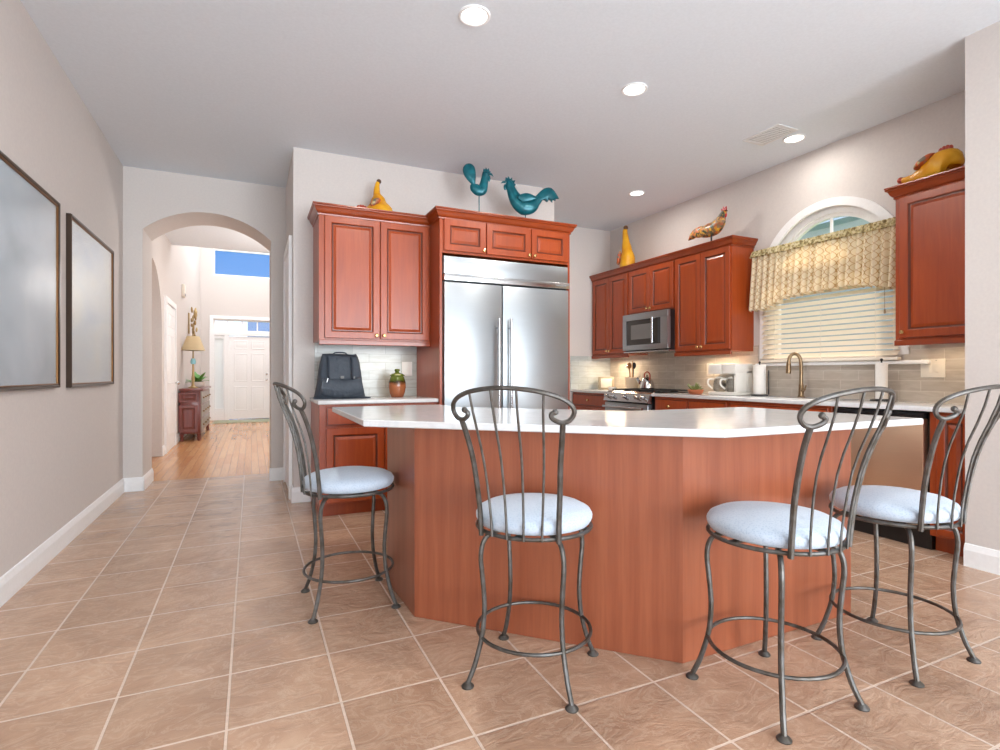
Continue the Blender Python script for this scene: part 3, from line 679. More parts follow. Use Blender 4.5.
# ---------------------------------------------------------------- refrigerator
fx0, fx1 = 1.458, 2.677; FW = fx1 - fx0
fr = thing('refrigerator', 'wide built-in stainless refrigerator with two tall doors', 'refrigerator', (fx0, 4.30, 0))
MB().box(0.0, FW, 0.045, 0.70, 0.0, 2.115).build('body', 'fridge_gap', fr, smooth=False)
MB().box(0.004, FW - 0.004, 0.0, 0.045, 1.965, 2.112, 0.003).build('grille_panel', 'steel', fr)
MB().box(0.0, FW, -0.022, 0.045, 1.905, 1.962, 0.006).build('trim_bar', 'steel_v', fr)
np_ = MB().box(FW - 0.145, FW - 0.035, -0.0235, -0.021, 1.925, 1.938).build('nameplate', 'grey_plastic', fr, smooth=False)
sp = 0.538
for x0, x1, hx in ((0.004, sp - 0.004, sp - 0.055), (sp + 0.004, FW - 0.004, sp + 0.062)):
    d = MB().box(x0, x1, -0.012, 0.042, 0.10, 1.893, 0.005).build('door', 'steel', fr)
    mb = MB(); mb.tube([(hx, -0.065, 0.42), (hx, -0.065, 1.60)], 0.0125, 14)
    for z in (0.50, 1.52): mb.tube([(hx, -0.012, z), (hx, -0.065, z)], 0.009, 10)
    mb.build('handle', 'steel_v', d)
MB().box(0.01, FW - 0.01, 0.02, 0.06, 0.0, 0.095).build('toe_grille', 'black', fr, smooth=False)

# ---------------------------------------------------------------- microwave
mw = thing('microwave', 'stainless over-range microwave hung below the short cabinet', 'microwave', (XR, 5.325, 1.385), RW)
MB().box(0.0, 0.775, -0.38, -0.0, 0.0, 0.44).build('body', 'black', mw, smooth=False)
mb = MB()
mb.box(0.0, 0.775, -0.425, -0.38, 0.365, 0.44, 0.004).box(0.0, 0.775, -0.425, -0.38, 0.015, 0.075, 0.004).box(0.0, 0.07, -0.425, -0.38, 0.075, 0.365).box(0.665, 0.775, -0.425, -0.38, 0.075, 0.365)
dr = mb.build('door', 'steel', mw)
MB().box(0.07, 0.665, -0.418, -0.38, 0.075, 0.365).build('window', 'darkglass', dr, smooth=False)
MB().box(0.15, 0.52, -0.4195, -0.417, 0.14, 0.31).build('screen', 'grey_plastic', dr, smooth=False)
MB().box(0.615, 0.66, -0.4195, -0.417, 0.085, 0.355).build('control_strip', 'black', dr, smooth=False)
mb = MB(); mb.tube([(0.575, -0.465, 0.085), (0.575, -0.465, 0.37)], 0.012, 12).tube([(0.575, -0.418, 0.10), (0.575, -0.465, 0.10)], 0.009).tube([(0.575, -0.418, 0.355), (0.575, -0.465, 0.355)], 0.009)
mb.build('handle', 'steel_v', dr)
MB().box(0.0, 0.775, -0.41, -0.02, -0.012, 0.0).build('vent_plate', 'steel_v', mw, smooth=False)

# ---------------------------------------------------------------- range
rg = thing('range', 'stainless slide-in gas range below the microwave', 'range', (XR, 5.335, 0), RW)
MB().box(0.0, 0.785, -0.64, -0.03, 0.06, 0.90).build('body', 'black', rg, smooth=False)
MB().prism([(-0.66, 0.80), (-0.64, 0.80), (-0.60, 0.925), (-0.66, 0.905), (-0.70, 0.81)], 'x', 0.0, 0.785).build('control_panel', 'steel_v', rg, angle=20)
for i, x in enumerate((0.07, 0.16, 0.39, 0.60, 0.70)):
    mb = MB(); mb.tube([(x, -0.685, 0.862), (x, -0.728, 0.875)], [0.021, 0.018], 14); mb.build('knob', 'chrome', rg)
od = MB().box(0.01, 0.775, -0.685, -0.64, 0.20, 0.79, 0.006).build('oven_door', 'steel', rg)
MB().box(0.10, 0.685, -0.688, -0.684, 0.30, 0.62).build('oven_window', 'darkglass', od, smooth=False)
mb = MB(); mb.tube([(0.04, -0.735, 0.745), (0.745, -0.735, 0.745)], 0.014, 12).tube([(0.07, -0.685, 0.745), (0.07, -0.735, 0.745)], 0.01).tube([(0.715, -0.685, 0.745), (0.715, -0.735, 0.745)], 0.01)
mb.build('handle', 'steel_v', od)
MB().box(0.01, 0.775, -0.68, -0.64, 0.07, 0.19, 0.005).build('drawer', 'steel', rg)
MB().box(0.0, 0.785, -0.63, -0.03, 0.90, 0.918, 0.004).build('cooktop', 'black', rg)
for k in range(3):
    x0 = 0.03 + k * 0.245
    mb = MB(); zt = 0.945
    for x in (x0, x0 + 0.08, x0 + 0.155, x0 + 0.235): mb.box(x - 0.006, x + 0.006, -0.58, -0.07, zt - 0.012, zt)
    for y in (-0.58, -0.45, -0.325, -0.20, -0.07): mb.box(x0 - 0.006, x0 + 0.241, y - 0.006, y + 0.006, zt - 0.013, zt - 0.001)
    for x in (x0, x0 + 0.235):
        for y in (-0.58, -0.07): mb.box(x - 0.006, x + 0.006, y - 0.006, y + 0.006, 0.916, zt)
    mb.build('grate', 'iron', rg, smooth=False)
for x, y in ((0.15, -0.45), (0.15, -0.19), (0.39, -0.32), (0.635, -0.45), (0.635, -0.19)):
    MB().lathe([(0.045, 0), (0.045, 0.008), (0.03, 0.012), (0.001, 0.014)], x, y, 18, 'z', 0.917).build('burner', 'iron', rg)

# ---------------------------------------------------------------- dishwasher
dw = thing('dishwasher', 'stainless dishwasher under the window counter behind the island', 'dishwasher', (XR, 2.578, 0), RW)
MB().box(0.0, 0.606, -0.58, -0.02, 0.0, 0.875).build('body', 'black', dw, smooth=False)
M['tan_steel'] = steel('tan_tinted_steel', (230, 196, 166), 0.42)  # steel with an even warm tan tint
MB().box(0.012, 0.585, -0.635, -0.58, 0.125, 0.835, 0.006).build('door', 'tan_steel', dw)
MB().box(0.012, 0.585, -0.625, -0.58, 0.838, 0.87, 0.004).build('control_strip', 'black', dw)
MB().box(0.01, 0.60, -0.56, -0.50, 0.0, 0.12).build('toe_kick', 'black', dw, smooth=False)

# ---------------------------------------------------------------- island
isl = thing('kitchen_island', 'angled cherry island with white quartz top in the room centre', 'island', (1.5, 2.3, 0))
def off(p): return (p[0] - 1.5, p[1] - 2.3)
base = [(0.665, 2.90), (0.682, 2.426), (1.513, 1.60), (2.545, 1.608), (2.545, 2.26), (1.83, 2.26), (1.19, 2.90)]
bl = [off(p) for p in base]
def wallpanel(a, b, z0, z1, t):
    a, b = Vector(a), Vector(b); d = (b - a).normalized(); n = Vector((d.y, -d.x))
    return [(a.x, a.y), (b.x, b.y), (b.x - n.x * t, b.y - n.y * t), (a.x - n.x * t, a.y - n.y * t)]
def shrink(poly, t):
    n = len(poly); o = []
    for i in range(n):
        p0, p1, p2 = Vector(poly[i - 1]), Vector(poly[i]), Vector(poly[(i + 1) % n])
        d1, d2 = (p1 - p0).normalized(), (p2 - p1).normalized()
        n1, n2 = Vector((-d1.y, d1.x)), Vector((-d2.y, d2.x))
        m = (n1 + n2) / (1 + n1.dot(n2)); o.append((p1.x + m.x * t, p1.y + m.y * t))
    return o
ins = shrink(bl, 0.018)
MB().prism(ins, 'z', 0.0, 0.884).build('carcass', 'glaze', isl, smooth=False)
for i in range(7):
    a, b = bl[i], bl[(i + 1) % 7]; ia, ib = ins[i], ins[(i + 1) % 7]
    MB().prism([a, b, ib, ia], 'z', 0.002, 0.884).build('panel', 'veneer', isl, smooth=False)
top = [off(p) for p in [(0.455, 3.49), (0.455, 2.455), (1.58, 1.46), (2.84, 1.46), (2.80, 2.44), (1.92, 2.44), (1.16, 3.20), (1.16, 3.49)]]
mb = MB()
lp = []
for ins_, z in ((0.004, 0.884), (0.0, 0.888), (0.0, 0.910), (0.004, 0.914)): lp.append([(x, y, z) for x, y in shrink(top, ins_)])
_, rg_ = mb.loops(lp); mb._face(rg_[0][::-1])
mb.build('countertop', 'quartz', isl, angle=20)

# ================================================================ bar stools
def make_stool():
    s = thing('bar_stool', '', 'stool')
    mb = MB(); mb.lathe([(0.002, 0.563), (0.188, 0.563), (0.208, 0.570), (0.218, 0.586), (0.219, 0.600), (0.210, 0.616), (0.183, 0.630), (0.13, 0.641), (0.07, 0.648), (0.002, 0.650)], seg=40); mb.build('seat_cushion', 'seat', s, angle=60)
    mb = MB(); mb.tube(circle(0.214, 0.556, 44), 0.0075, 8, True); mb.tube(circle(0.11, 0.545, 30), 0.006, 8, True); mb.box(-0.205, 0.205, -0.012, 0.012, 0.55, 0.557).box(-0.012, 0.012, -0.205, 0.205, 0.55, 0.557)
    mb.build('seat_frame', 'pewter', s)
    for k in range(4):
        a = PI / 4 + k * PI / 2; ca, sa = math.cos(a), math.sin(a)
        prof = [(0.10, 0.545), (0.15, 0.545), (0.19, 0.532), (0.211, 0.50), (0.217, 0.45), (0.210, 0.38), (0.203, 0.29), (0.206, 0.22), (0.215, 0.16), (0.240, 0.075), (0.268, 0.012)]
        pts = smoothpath([(r * ca, r * sa, z) for r, z in prof], 4)
        lg = MB().tube(pts, 0.0092, 8).build('leg', 'pewter', s)
        MB().lathe([(0.022, 0.0), (0.023, 0.004), (0.018, 0.010), (0.010, 0.016)], 0.268 * ca, 0.268 * sa, 16).build('foot_pad', 'pewter', lg)
    MB().tube(circle(0.213, 0.165, 44), 0.0068, 8, True).build('footrest_ring', 'pewter', s)
    hs = [(0.54, 0.222), (0.62, 0.226), (0.72, 0.238), (0.82, 0.258), (0.90, 0.284), (0.97, 0.315), (1.03, 0.333), (1.09, 0.348)]
    def rc(h):
        for (a, ra), (b, rb) in zip(hs, hs[1:]):
            if h <= b: return ra + (rb - ra) * max(0, (h - a)) / (b - a)
        return hs[-1][1]
    def S(u, h):
        k = 2.3 - 0.9 * min(1, max(0, (h - 0.55) / 0.42))
        return (-(rc(h) - k * u * u), u, h)
    half = [(0.158, 0.998), (0.146, 0.991), (0.147, 0.979), (0.160, 0.969), (0.178, 0.964), (0.199, 0.972), (0.213, 0.996), (0.204, 1.024), (0.168, 1.048), (0.10, 1.067), (0.0, 1.076)]
    ctl = [(-u, h) for u, h in half] + [(u, h) for u, h in half[-2::-1]]
    pts = smoothpath([S(u, h) for u, h in ctl], 4)
    mb = MB(); mb.tube(pts, 0.0082, 8)
    for sgn in (-1, 1): mb.ball(S(sgn * 0.158, 0.999), 0.0105, None, 10, 8)
    mb.build('back_frame', 'pewter', s)
    for sgn in (-1, 1):
        pts = smoothpath([S(sgn * u, h) for u, h in ((0.142, 0.545), (0.144, 0.63), (0.150, 0.72), (0.157, 0.82), (0.168, 0.90), (0.178, 0.965))], 4)
        MB().tube(pts, 0.0098, 8).build('back_post', 'pewter', s)
    for ub, ut, ht in ((-0.090, -0.128, 1.060), (-0.030, -0.044, 1.074), (0.030, 0.044, 1.074), (0.090, 0.128, 1.060)):
        pts = []
        for i in range(9):
            t = i / 8; h = 0.552 + (ht - 0.552) * t; pts.append(S(ub + (ut - ub) * (t ** 1.25), h))
        MB().tube(pts, 0.0044, 6).build('spindle', 'pewter', s)
    return s
def copy_tree(o, parent=None):
    c = o.copy(); COL.objects.link(c)
    if parent is not None: c.parent = parent
    for ch in list(o.children): copy_tree(ch, c)
    return c
stool = make_stool()
UPPER = ('seat_cushion', 'seat_frame', 'back_frame', 'back_post', 'spindle')
copies = [stool] + [copy_tree(stool) for _ in range(3)]
for o, (x, y, rz, sw, lab) in zip(copies, (
        (0.441, 2.756, 0.0, 0.13, 'metal bar stool with bluish seat at the narrow left end of the island, seen side-on'),
        (0.971, 1.805, PI / 4, 0.0, 'metal bar stool pushed up to the diagonal face of the island, facing the refrigerator'),
        (1.669, 1.327, PI / 2, 0.0, 'metal bar stool at the straight front of the island, closest to the angled corner'),
        (2.368, 1.330, PI / 2, 0.0, 'metal bar stool in front of the dishwasher, next to the right wall'))):
    o.location = (x, y, 0); o.rotation_euler = (0, 0, rz); o['label'] = lab; o['group'] = 'bar stools around the island'
    for ch in o.children:
        if ch.name.split('.')[0] in UPPER: ch.rotation_euler = (0, 0, sw)

# ================================================================ pictures on the left wall
def picture(y0, y1, z0, z1, label, artm):
    p = thing('framed_picture', label, 'picture', (XL, (y0 + y1) / 2, z0), PI / 2)
    w = (y1 - y0) / 2; h = z1 - z0   # local x along wall (+x -> +Y), front at -y
    mb = MB(); lp = []
    for i, y in ((0, 0.0), (0, -0.026), (0.004, -0.032), (0.014, -0.030), (0.020, -0.024)): lp.append([(-w + i, y, i), (w - i, y, i), (w - i, y, h - i), (-w + i, y, h - i)])
    mb.loops(lp, False); mb.build('frame', 'frame', p, angle=20)
    mb = MB(); lp = []
    for i, y in ((0.020, -0.018), (0.020, -0.026), (0.024, -0.027), (0.028, -0.024), (0.028, -0.016)): lp.append([(-w + i, y, i), (w - i, y, i), (w - i, y, h - i), (-w + i, y, h - i)])
    mb.loops(lp, False); mb.build('gilt_fillet', 'frame_gilt', p, angle=20)
    MB().box(-w + 0.018, w - 0.018, -0.014, -0.004, 0.018, h - 0.018).build('artwork', artm, p, smooth=False)
    MB().box(-w + 0.026, w - 0.026, -0.021, -0.019, 0.026, h - 0.026).build('glass', 'pglass', p, smooth=False)
    return p
picture(3.00, 4.19, 1.035, 2.18, 'large glazed picture in bronze frame cut off by the photo edge', 'art1')
picture(4.42, 5.63, 1.03, 2.18, 'glazed square picture in dark frame nearer the arch', 'art2')

# ================================================================ ceiling fixtures
def downlight(x, y, label, energy=16):
    d = thing('recessed_light', label, 'ceiling light', (x, y, HC), 0, 'recessed ceiling lights')
    mb = MB(); mb.lathe([(0.088, 0.0), (0.088, -0.006), (0.082, -0.010), (0.072, -0.008), (0.068, -0.002), (0.068, 0.0)], seg=36); mb.build('trim_ring', 'white', d)
    mb = MB(); mb.lathe([(0.001, -0.0025), (0.068, -0.0025), (0.068, -0.0005), (0.001, -0.0005)], seg=32); mb.build('lens', 'lampglow', d)
    light('recessed_lamp', 'AREA', (x, y, HC - 0.02), (0, 0, 0), energy, (1.0, 0.95, 0.88), shape='DISK', size=0.13)
downlight(1.115, 2.76, 'recessed ceiling light nearest the camera, above the island')
downlight(2.41, 3.01, 'recessed ceiling light over the island, second from the camera')
downlight(4.13, 3.08, 'recessed ceiling light beside the air vent near the window', 4)
downlight(3.82, 4.73, 'recessed ceiling light in the far corner above the range', 8)
v = thing('ceiling_vent', 'white louvred air register in the ceiling', 'vent', (3.89, 3.12, HC), 0)
mb = MB(); mb.box(-0.12, 0.12, -0.17, -0.145, -0.008, 0, 0.002).box(-0.12, 0.12, 0.145, 0.17, -0.008, 0, 0.002).box(-0.12, -0.095, -0.145, 0.145, -0.008, 0, 0.002).box(0.095, 0.12, -0.145, 0.145, -0.008, 0, 0.002); mb.build('frame', 'vent', v)
MB().box(-0.095, 0.095, -0.145, 0.145, -0.002, 0).build('backing', 'ventdark', v, smooth=False)
mb = MB()
for k in range(12): mb.box(-0.095, 0.095, -0.142 + k * 0.0245, -0.128 + k * 0.0245, -0.007, -0.003)
mb.build('louvres', 'vent', v, smooth=False)
MB().lathe([(0.06, 0.0), (0.06, -0.02), (0.045, -0.035), (0.001, -0.037)], seg=24).build('smoke_detector', 'white')
o = bpy.data.objects['smoke_detector']; o.location = (0.12, 7.9, HC); tag(o, 'small white smoke detector on the hallway ceiling', 'smoke detector')

# ================================================================ window dressing
bl_ = thing('window_blind', 'cream slatted blind covering the lower kitchen window', 'blind', (XR - 0.045, 3.06, 0))
mb = MB(); ns = 17
for k in range(ns):
    z = 1.285 + k * 0.0455; t = math.radians(46)
    dx, dz = 0.025 * math.cos(t), 0.025 * math.sin(t)
    nx, nz = -math.sin(t) * 0.0014, math.cos(t) * 0.0014
    mb.prism([(-dx - nx, z - dz - nz), (dx - nx, z + dz - nz), (dx + nx, z + dz + nz), (-dx + nx, z - dz + nz)], 'y', -0.60, 0.60)
mb.build('slats', 'blind', bl_, smooth=False)
MB().box(-0.028, 0.028, -0.605, 0.605, 1.228, 1.250, 0.004).build('bottom_rail', 'blindrail', bl_)
MB().box(-0.03, 0.03, -0.605, 0.605, 2.06, 2.10, 0.003).build('head_rail', 'blindrail', bl_)
for y in (-0.45, 0.0, 0.45): MB().tube([(-0.03, y, 1.24), (-0.03, y, 2.07)], 0.0018, 5).build('ladder_cord', 'blindrail', bl_)
mb = MB(); mb.tube([(-0.036, -0.52, 1.62), (-0.036, -0.52, 2.07)], 0.0016, 5).lathe([(0.004, 0), (0.008, -0.03), (0.001, -0.035)], -0.036, -0.52, 8, 'z', 1.62); mb.build('pull_cord', 'brass', bl_)

va = thing('valance', 'gathered cream trellis-print valance across the window', 'valance', (XR - 0.10, 3.09, 0))
def drape(y0, y1, ztop, zbot, amp, waves, nx=200, nz=10, th=0.003):
    mb = MB(); rng = random.Random(3); ph = [rng.uniform(-0.9, 0.9) for _ in range(40)]
    G = []
    for side in (0, 1):
        row = []
        for i in range(nx + 1):
            s = i / nx; y = y0 + (y1 - y0) * s; col = []
            f = s * waves; k = int(f); p = f + 0.18 * (ph[k % 40] * (1 - (f - k)) + ph[(k + 1) % 40] * (f - k))
            zb = zbot(s, p)
            for j in range(nz + 1):
                t = j / nz; z = ztop(s) + (zb - ztop(s)) * t
                a = amp * (0.45 + 0.75 * t)
                x = -a * math.sin(2 * PI * p) - 0.02 * t + (th if side else 0)
                yy = y + 0.010 * math.sin(2 * PI * p + 1.2) * t
                col.append(mb.bm.verts.new((x, yy, z)))
            row.append(col)
        G.append(row)
    for side in (0, 1):
        for i in range(nx):
            for j in range(nz): mb._face([G[side][i][j], G[side][i + 1][j], G[side][i + 1][j + 1], G[side][i][j + 1]])
    for i in range(nx):
        mb._face([G[0][i][0], G[0][i + 1][0], G[1][i + 1][0], G[1][i][0]]); mb._face([G[0][i][nz], G[0][i + 1][nz], G[1][i + 1][nz], G[1][i][nz]])
    for j in range(nz):
        mb._face([G[0][0][j], G[0][0][j + 1], G[1][0][j + 1], G[1][0][j]]); mb._face([G[0][nx][j], G[0][nx][j + 1], G[1][nx][j + 1], G[1][nx][j]])
    return mb
VY0, VY1 = 0.65, -0.68      # far end to near end
def zb(s, p):
    if s < 0.13: base = 1.725
    elif s < 0.30: base = 1.73 + (s - 0.13) / 0.17 * 0.075
    else: base = 1.805 + 0.02 * math.sin((s - 0.3) / 0.7 * PI) - (0.05 * max(0, s - 0.75) / 0.25)
    return base + 0.010 * math.sin(2 * PI * p * 1.0)
drape(VY0, VY1, lambda s: 2.25, zb, 0.030, 20).build('skirt', 'valance', va, angle=80)
drape(VY0, VY1, lambda s: 2.305, lambda s, p: 2.24 + 0.004 * math.sin(6 * p), 0.013, 40, 320, 4, 0.014).build('header', 'header', va, angle=80)
MB().tube([(0.012, VY0 + 0.01, 2.262), (0.012, VY1 - 0.01, 2.262)], 0.010, 8).build('rod', 'brass', va)

# ================================================================ counter objects
# backpack
bp = thing('backpack', 'slumped dark navy backpack standing on the left counter', 'backpack', (0.680, 4.74, 0.9145))
mb = MB()
secs = [(0.0, 0.195, 0.115), (0.015, 0.205, 0.125), (0.06, 0.195, 0.125), (0.14, 0.18, 0.12), (0.22, 0.172, 0.105), (0.30, 0.16, 0.085), (0.345, 0.150, 0.065), (0.372, 0.140, 0.045)]
lp = []
for z, hw_, hd in secs:
    ring = []
    for k in range(32):
        a = 2 * PI * k / 32; ca, sa = math.cos(a), math.sin(a)
        e = 0.45
        ring.append((hw_ * math.copysign(abs(ca) ** e, ca), hd * math.copysign(abs(sa) ** e, sa) * (0.9 if sa > 0 else 1), z + (0.004 * math.sin(5 * a + z * 30) if z > 0 else 0.0)))
    lp.append(ring)
_, rr_ = mb.loops(lp); mb._face(rr_[0][::-1]); mb.build('body', 'navy', bp, angle=60)
mb = MB(); lp = []
for z, hw_, y in ((0.03, 0.155, -0.13), (0.04, 0.165, -0.150), (0.10, 0.168, -0.158), (0.155, 0.155, -0.148), (0.175, 0.145, -0.118)):
    lp.append([(-hw_ + 2 * hw_ * k / 12, y - 0.012 * math.sin(PI * k / 12) + 0.006 * math.sin(k * 2.3 + z * 40), z - 0.018 * math.sin(PI * k / 12)) for k in range(13)] + [(hw_, -0.09, z), (-hw_, -0.09, z)])
_, rr_ = mb.loops(lp); mb._face(rr_[0][::-1]); mb.build('front_pocket', 'navy', bp, angle=60)
MB().tube(smoothpath([(-0.06, -0.02, 0.368), (-0.04, -0.02, 0.385), (0, -0.02, 0.388), (0.04, -0.02, 0.385), (0.06, -0.02, 0.368)], 5), 0.006, 8).build('grab_handle', 'navy_dark', bp)
for x in (-0.105, 0.085):
    MB().tube(smoothpath([(x, -0.075, 0.345), (x, -0.112, 0.29), (x, -0.128, 0.22), (x, -0.15, 0.17)], 5), 0.009, 6).build('strap', 'navy_dark', bp)
mb = MB(); mb.tube([(-0.125, -0.166, 0.135), (-0.115, -0.162, 0.17)], 0.005, 6); mb.build('zip_pull', 'chrome', bp)
mb = MB(); mb.box(-0.012, 0.016, -0.142, -0.130, 0.168, 0.19, 0.003); mb.build('buckle', 'grey_plastic', bp)
mb = MB(); mb.box(0.085, 0.105, -0.140, -0.128, 0.165, 0.185, 0.003); mb.build('buckle', 'grey_plastic', bp)
for z in (0.0,):
    mb = MB(); mb.loops([[(-0.225, -0.13, 0.0), (0.235, -0.13, 0.0), (0.20, 0.10, 0.0), (-0.20, 0.10, 0.0)], [(-0.225, -0.13, 0.012), (0.235, -0.13, 0.012), (0.20, 0.10, 0.014), (-0.20, 0.10, 0.014)]]); mb.build('bottom_flap', 'navy_dark', bp)
# jar
jr = thing('cookie_jar', 'green and brown glazed lidded jar right of the backpack', 'jar', (1.18, 4.76, 0.914))
MB().lathe([(0.045, 0.0), (0.055, 0.004), (0.068, 0.04), (0.076, 0.09), (0.074, 0.135), (0.062, 0.175), (0.052, 0.19)], seg=32).build('body', 'jar', jr, angle=50)
MB().lathe([(0.064, 0.188), (0.066, 0.196), (0.05, 0.208), (0.022, 0.216), (0.016, 0.224), (0.024, 0.238), (0.020, 0.25), (0.001, 0.253)], seg=28).build('lid', 'jargreen', jr, angle=50)
# outlets and switch
def plate(name, label, cat, loc, rot, w, h, mt, kind):
    p = thing(name, label, cat, loc, rot)
    MB().box(-w / 2, w / 2, -0.007, 0, 0, h, 0.002).build('cover_plate', mt, p)
    n = 2 if kind == 'double' else 1
    for k in range(n):
        xx = (k - (n - 1) / 2) * 0.046
        if kind == 'outlet':
            for z in (0.03, 0.072): MB().lathe([(0.016, -0.006), (0.016, -0.009), (0.001, -0.009)], xx, 0, 16, 'y', z).build('socket', mt, p)
        else:
            MB().box(xx - 0.016, xx + 0.016, -0.010, -0.006, h / 2 - 0.033, h / 2 + 0.033, 0.002).build('rocker', mt, p)
            MB().lathe([(0.003, -0.007), (0.003, -0.0085), (0.0005, -0.0085)], xx, 0, 8, 'y', h - 0.012).build('screw', 'grey_plastic', p)
    return p
plate('wall_outlet', 'white outlet on the grey tile beside the jar', 'outlet', (1.335, YW - 0.010, 1.10), 0, 0.10, 0.135, 'wplate', 'outlet')
plate('light_switch', 'ivory double switch plate under the right wall cabinet', 'switch', (XR - 0.010, 2.25, 1.095), RW, 0.155, 0.135, 'plate', 'double')
plate('wall_outlet', 'ivory outlet on the taupe tile behind the coffee maker', 'outlet', (XR - 0.010, 4.35, 1.10), RW, 0.085, 0.135, 'plate', 'outlet')

# storage box, small dish
bx = thing('storage_box', 'small taupe box with pale square front in the far corner', 'box', (4.30, 5.96, 0.914), -0.55)
MB().box(-0.10, 0.10, -0.05, 0.06, 0, 0.17, 0.006).build('body', 'taupebox', bx)
MB().box(-0.07, 0.07, -0.056, -0.049, 0.025, 0.145, 0.004).build('front_panel', 'matboard', bx)
o = MB().lathe([(0.02, 0), (0.03, 0.004), (0.046, 0.03), (0.048, 0.045), (0.044, 0.045), (0.036, 0.02), (0.001, 0.012)], seg=24).build('small_dish', 'appl_white', angle=50); o.location = (4.02, 5.45, 0.914); tag(o, 'tiny white dish on the counter edge left of the range', 'dish')
# crock and utensils
o = MB().lathe([(0.07, 0), (0.078, 0.006), (0.085, 0.06), (0.088, 0.15), (0.092, 0.165), (0.085, 0.165), (0.08, 0.15), (0.076, 0.02), (0.001, 0.014)], seg=30).build('utensil_crock', 'cream', angle=50); o.location = (4.34, 5.47, 0.914); tag(o, 'cream stoneware crock holding kitchen utensils', 'crock')
def utensil(name, label, dx, dy, tilt, mt, head):
    t = thing(name, label, 'utensil', (4.34 + dx * 0.3, 5.47 + dy * 0.3, 0.934))
    a = Vector((0, 0, 0)); b = Vector((dx, dy, 0.26))
    MB().tube([a, a + (b - a) * 0.5, b], [0.006, 0.0055, 0.007], 8).build('shaft', mt, t)
    rot = (b - a).to_track_quat('Z', 'X').to_matrix().to_4x4()
    if head == 'spoon': MB().ball(b + (b - a).normalized() * 0.03, (0.028, 0.012, 0.042), rot).build('bowl', mt, t)
    elif head == 'spatula':
        mb = MB(); mb.box(-0.032, 0.032, -0.004, 0.004, 0, 0.09, 0.003); mb.bm.transform(Matrix.Translation(b) @ rot); mb.build('blade', mt, t)
    elif head == 'ladle': MB().ball(b + (b - a).normalized() * 0.02, (0.036, 0.036, 0.03), rot).build('bowl', mt, t)
    return t
utensil('wooden_spoon', 'pale wooden spoon standing upright in the crock', -0.02, 0.01, 0, 'spoonwood', 'spoon')
utensil('spatula', 'broad wooden spatula at the right of the crock', -0.035, -0.05, 0, 'spoonwood', 'spatula')
utensil('ladle', 'metal ladle leaning left in the crock', 0.02, 0.07, 0, 'chrome', 'ladle')
utensil('serving_spoon', 'dark serving spoon in the middle of the crock', 0.01, -0.015, 0, 'iron', 'spoon')
# kettle on the rear burner
kt = thing('kettle', 'silver stovetop kettle on the range by the crock', 'kettle', (4.27, 5.10, 0.945))
MB().lathe([(0.075, 0), (0.085, 0.006), (0.086, 0.03), (0.07, 0.09), (0.045, 0.125), (0.028, 0.135)], seg=28).build('body', 'chrome', kt, angle=50)
MB().lathe([(0.03, 0.134), (0.026, 0.142), (0.008, 0.148), (0.012, 0.162), (0.001, 0.166)], seg=16).build('lid', 'chrome', kt, angle=50)
MB().tube(smoothpath([(-0.03, 0.055, 0.05), (-0.05, 0.09, 0.09), (-0.06, 0.11, 0.13)], 4), [0.022] * 4 + [0.016] * 4 + [0.012], 10).build('spout', 'chrome', kt)
MB().tube(smoothpath([(0.02, 0.06, 0.10), (0.01, 0.06, 0.17), (0.0, 0.0, 0.20), (-0.01, -0.06, 0.17), (-0.02, -0.07, 0.10)], 5), 0.007, 8).build('handle', 'redbrown', kt)
# succulent
su = thing('potted_succulent', 'small succulent in a low terracotta bowl beside the coffee maker', 'plant', (4.11, 4.165, 0.914))
MB().lathe([(0.05, 0), (0.062, 0.004), (0.078, 0.04), (0.08, 0.048), (0.072, 0.048), (0.06, 0.04), (0.001, 0.036)], seg=26).build('bowl', 'terracotta', su, angle=50)
mb = MB(); rg2 = random.Random(5)
for k in range(26):
    a = rg2.uniform(0, 2 * PI); el = rg2.uniform(0.25, 1.35); ln = rg2.uniform(0.05, 0.095)
    c = Vector((rg2.uniform(-.03, .03), rg2.uniform(-.03, .03), 0.04)); dvec = Vector((math.cos(a) * math.cos(el), math.sin(a) * math.cos(el), math.sin(el)))
    mb.tube([c, c + dvec * ln * 0.5, c + dvec * ln], [0.008, 0.011, 0.001], 6)
mb.build('leaves', 'leafgreen', su)
# coffee maker
cm = thing('coffee_maker', 'white double coffee maker with two glass carafes', 'coffee maker', (4.32, 3.915, 0.914), RW)
MB().box(-0.20, 0.20, -0.13, 0.12, 0.0, 0.03, 0.008).build('base', 'appl_white', cm)
MB().box(-0.20, 0.20, 0.03, 0.12, 0.03, 0.24, 0.008).build('back', 'appl_white', cm)
MB().box(0.165, 0.20, -0.11, 0.03, 0.03, 0.22, 0.006).build('side_wall', 'appl_white', cm)
MB().box(-0.20, -0.005, -0.125, 0.12, 0.205, 0.305, 0.012).build('brew_head', 'appl_white', cm)
MB().box(0.003, 0.20, -0.125, 0.12, 0.205, 0.305, 0.012).build('brew_head', 'appl_white', cm)
M['carafe'] = mat('smoky_carafe_glass', (190, 184, 172), 0.05); bsdf(M['carafe']).inputs['Transmission Weight'].default_value = 0.7
for x in (-0.105, 0.085):
    cf = MB().lathe([(0.05, 0.031), (0.062, 0.04), (0.068, 0.08), (0.06, 0.13), (0.048, 0.155), (0.05, 0.165)], x, -0.05, 24).build('carafe', 'carafe', cm, angle=50)
    MB().tube(smoothpath([(x - 0.05, -0.085, 0.155), (x - 0.075, -0.135, 0.15), (x - 0.075, -0.14, 0.10), (x - 0.055, -0.10, 0.06)], 5), 0.009, 8).build('carafe_handle', 'appl_white', cf)
    MB().lathe([(0.05, 0.164), (0.052, 0.172), (0.03, 0.182), (0.001, 0.184)], x, -0.05, 20).build('carafe_lid', 'appl_white', cf)
cm.scale = (0.84, 1, 1)
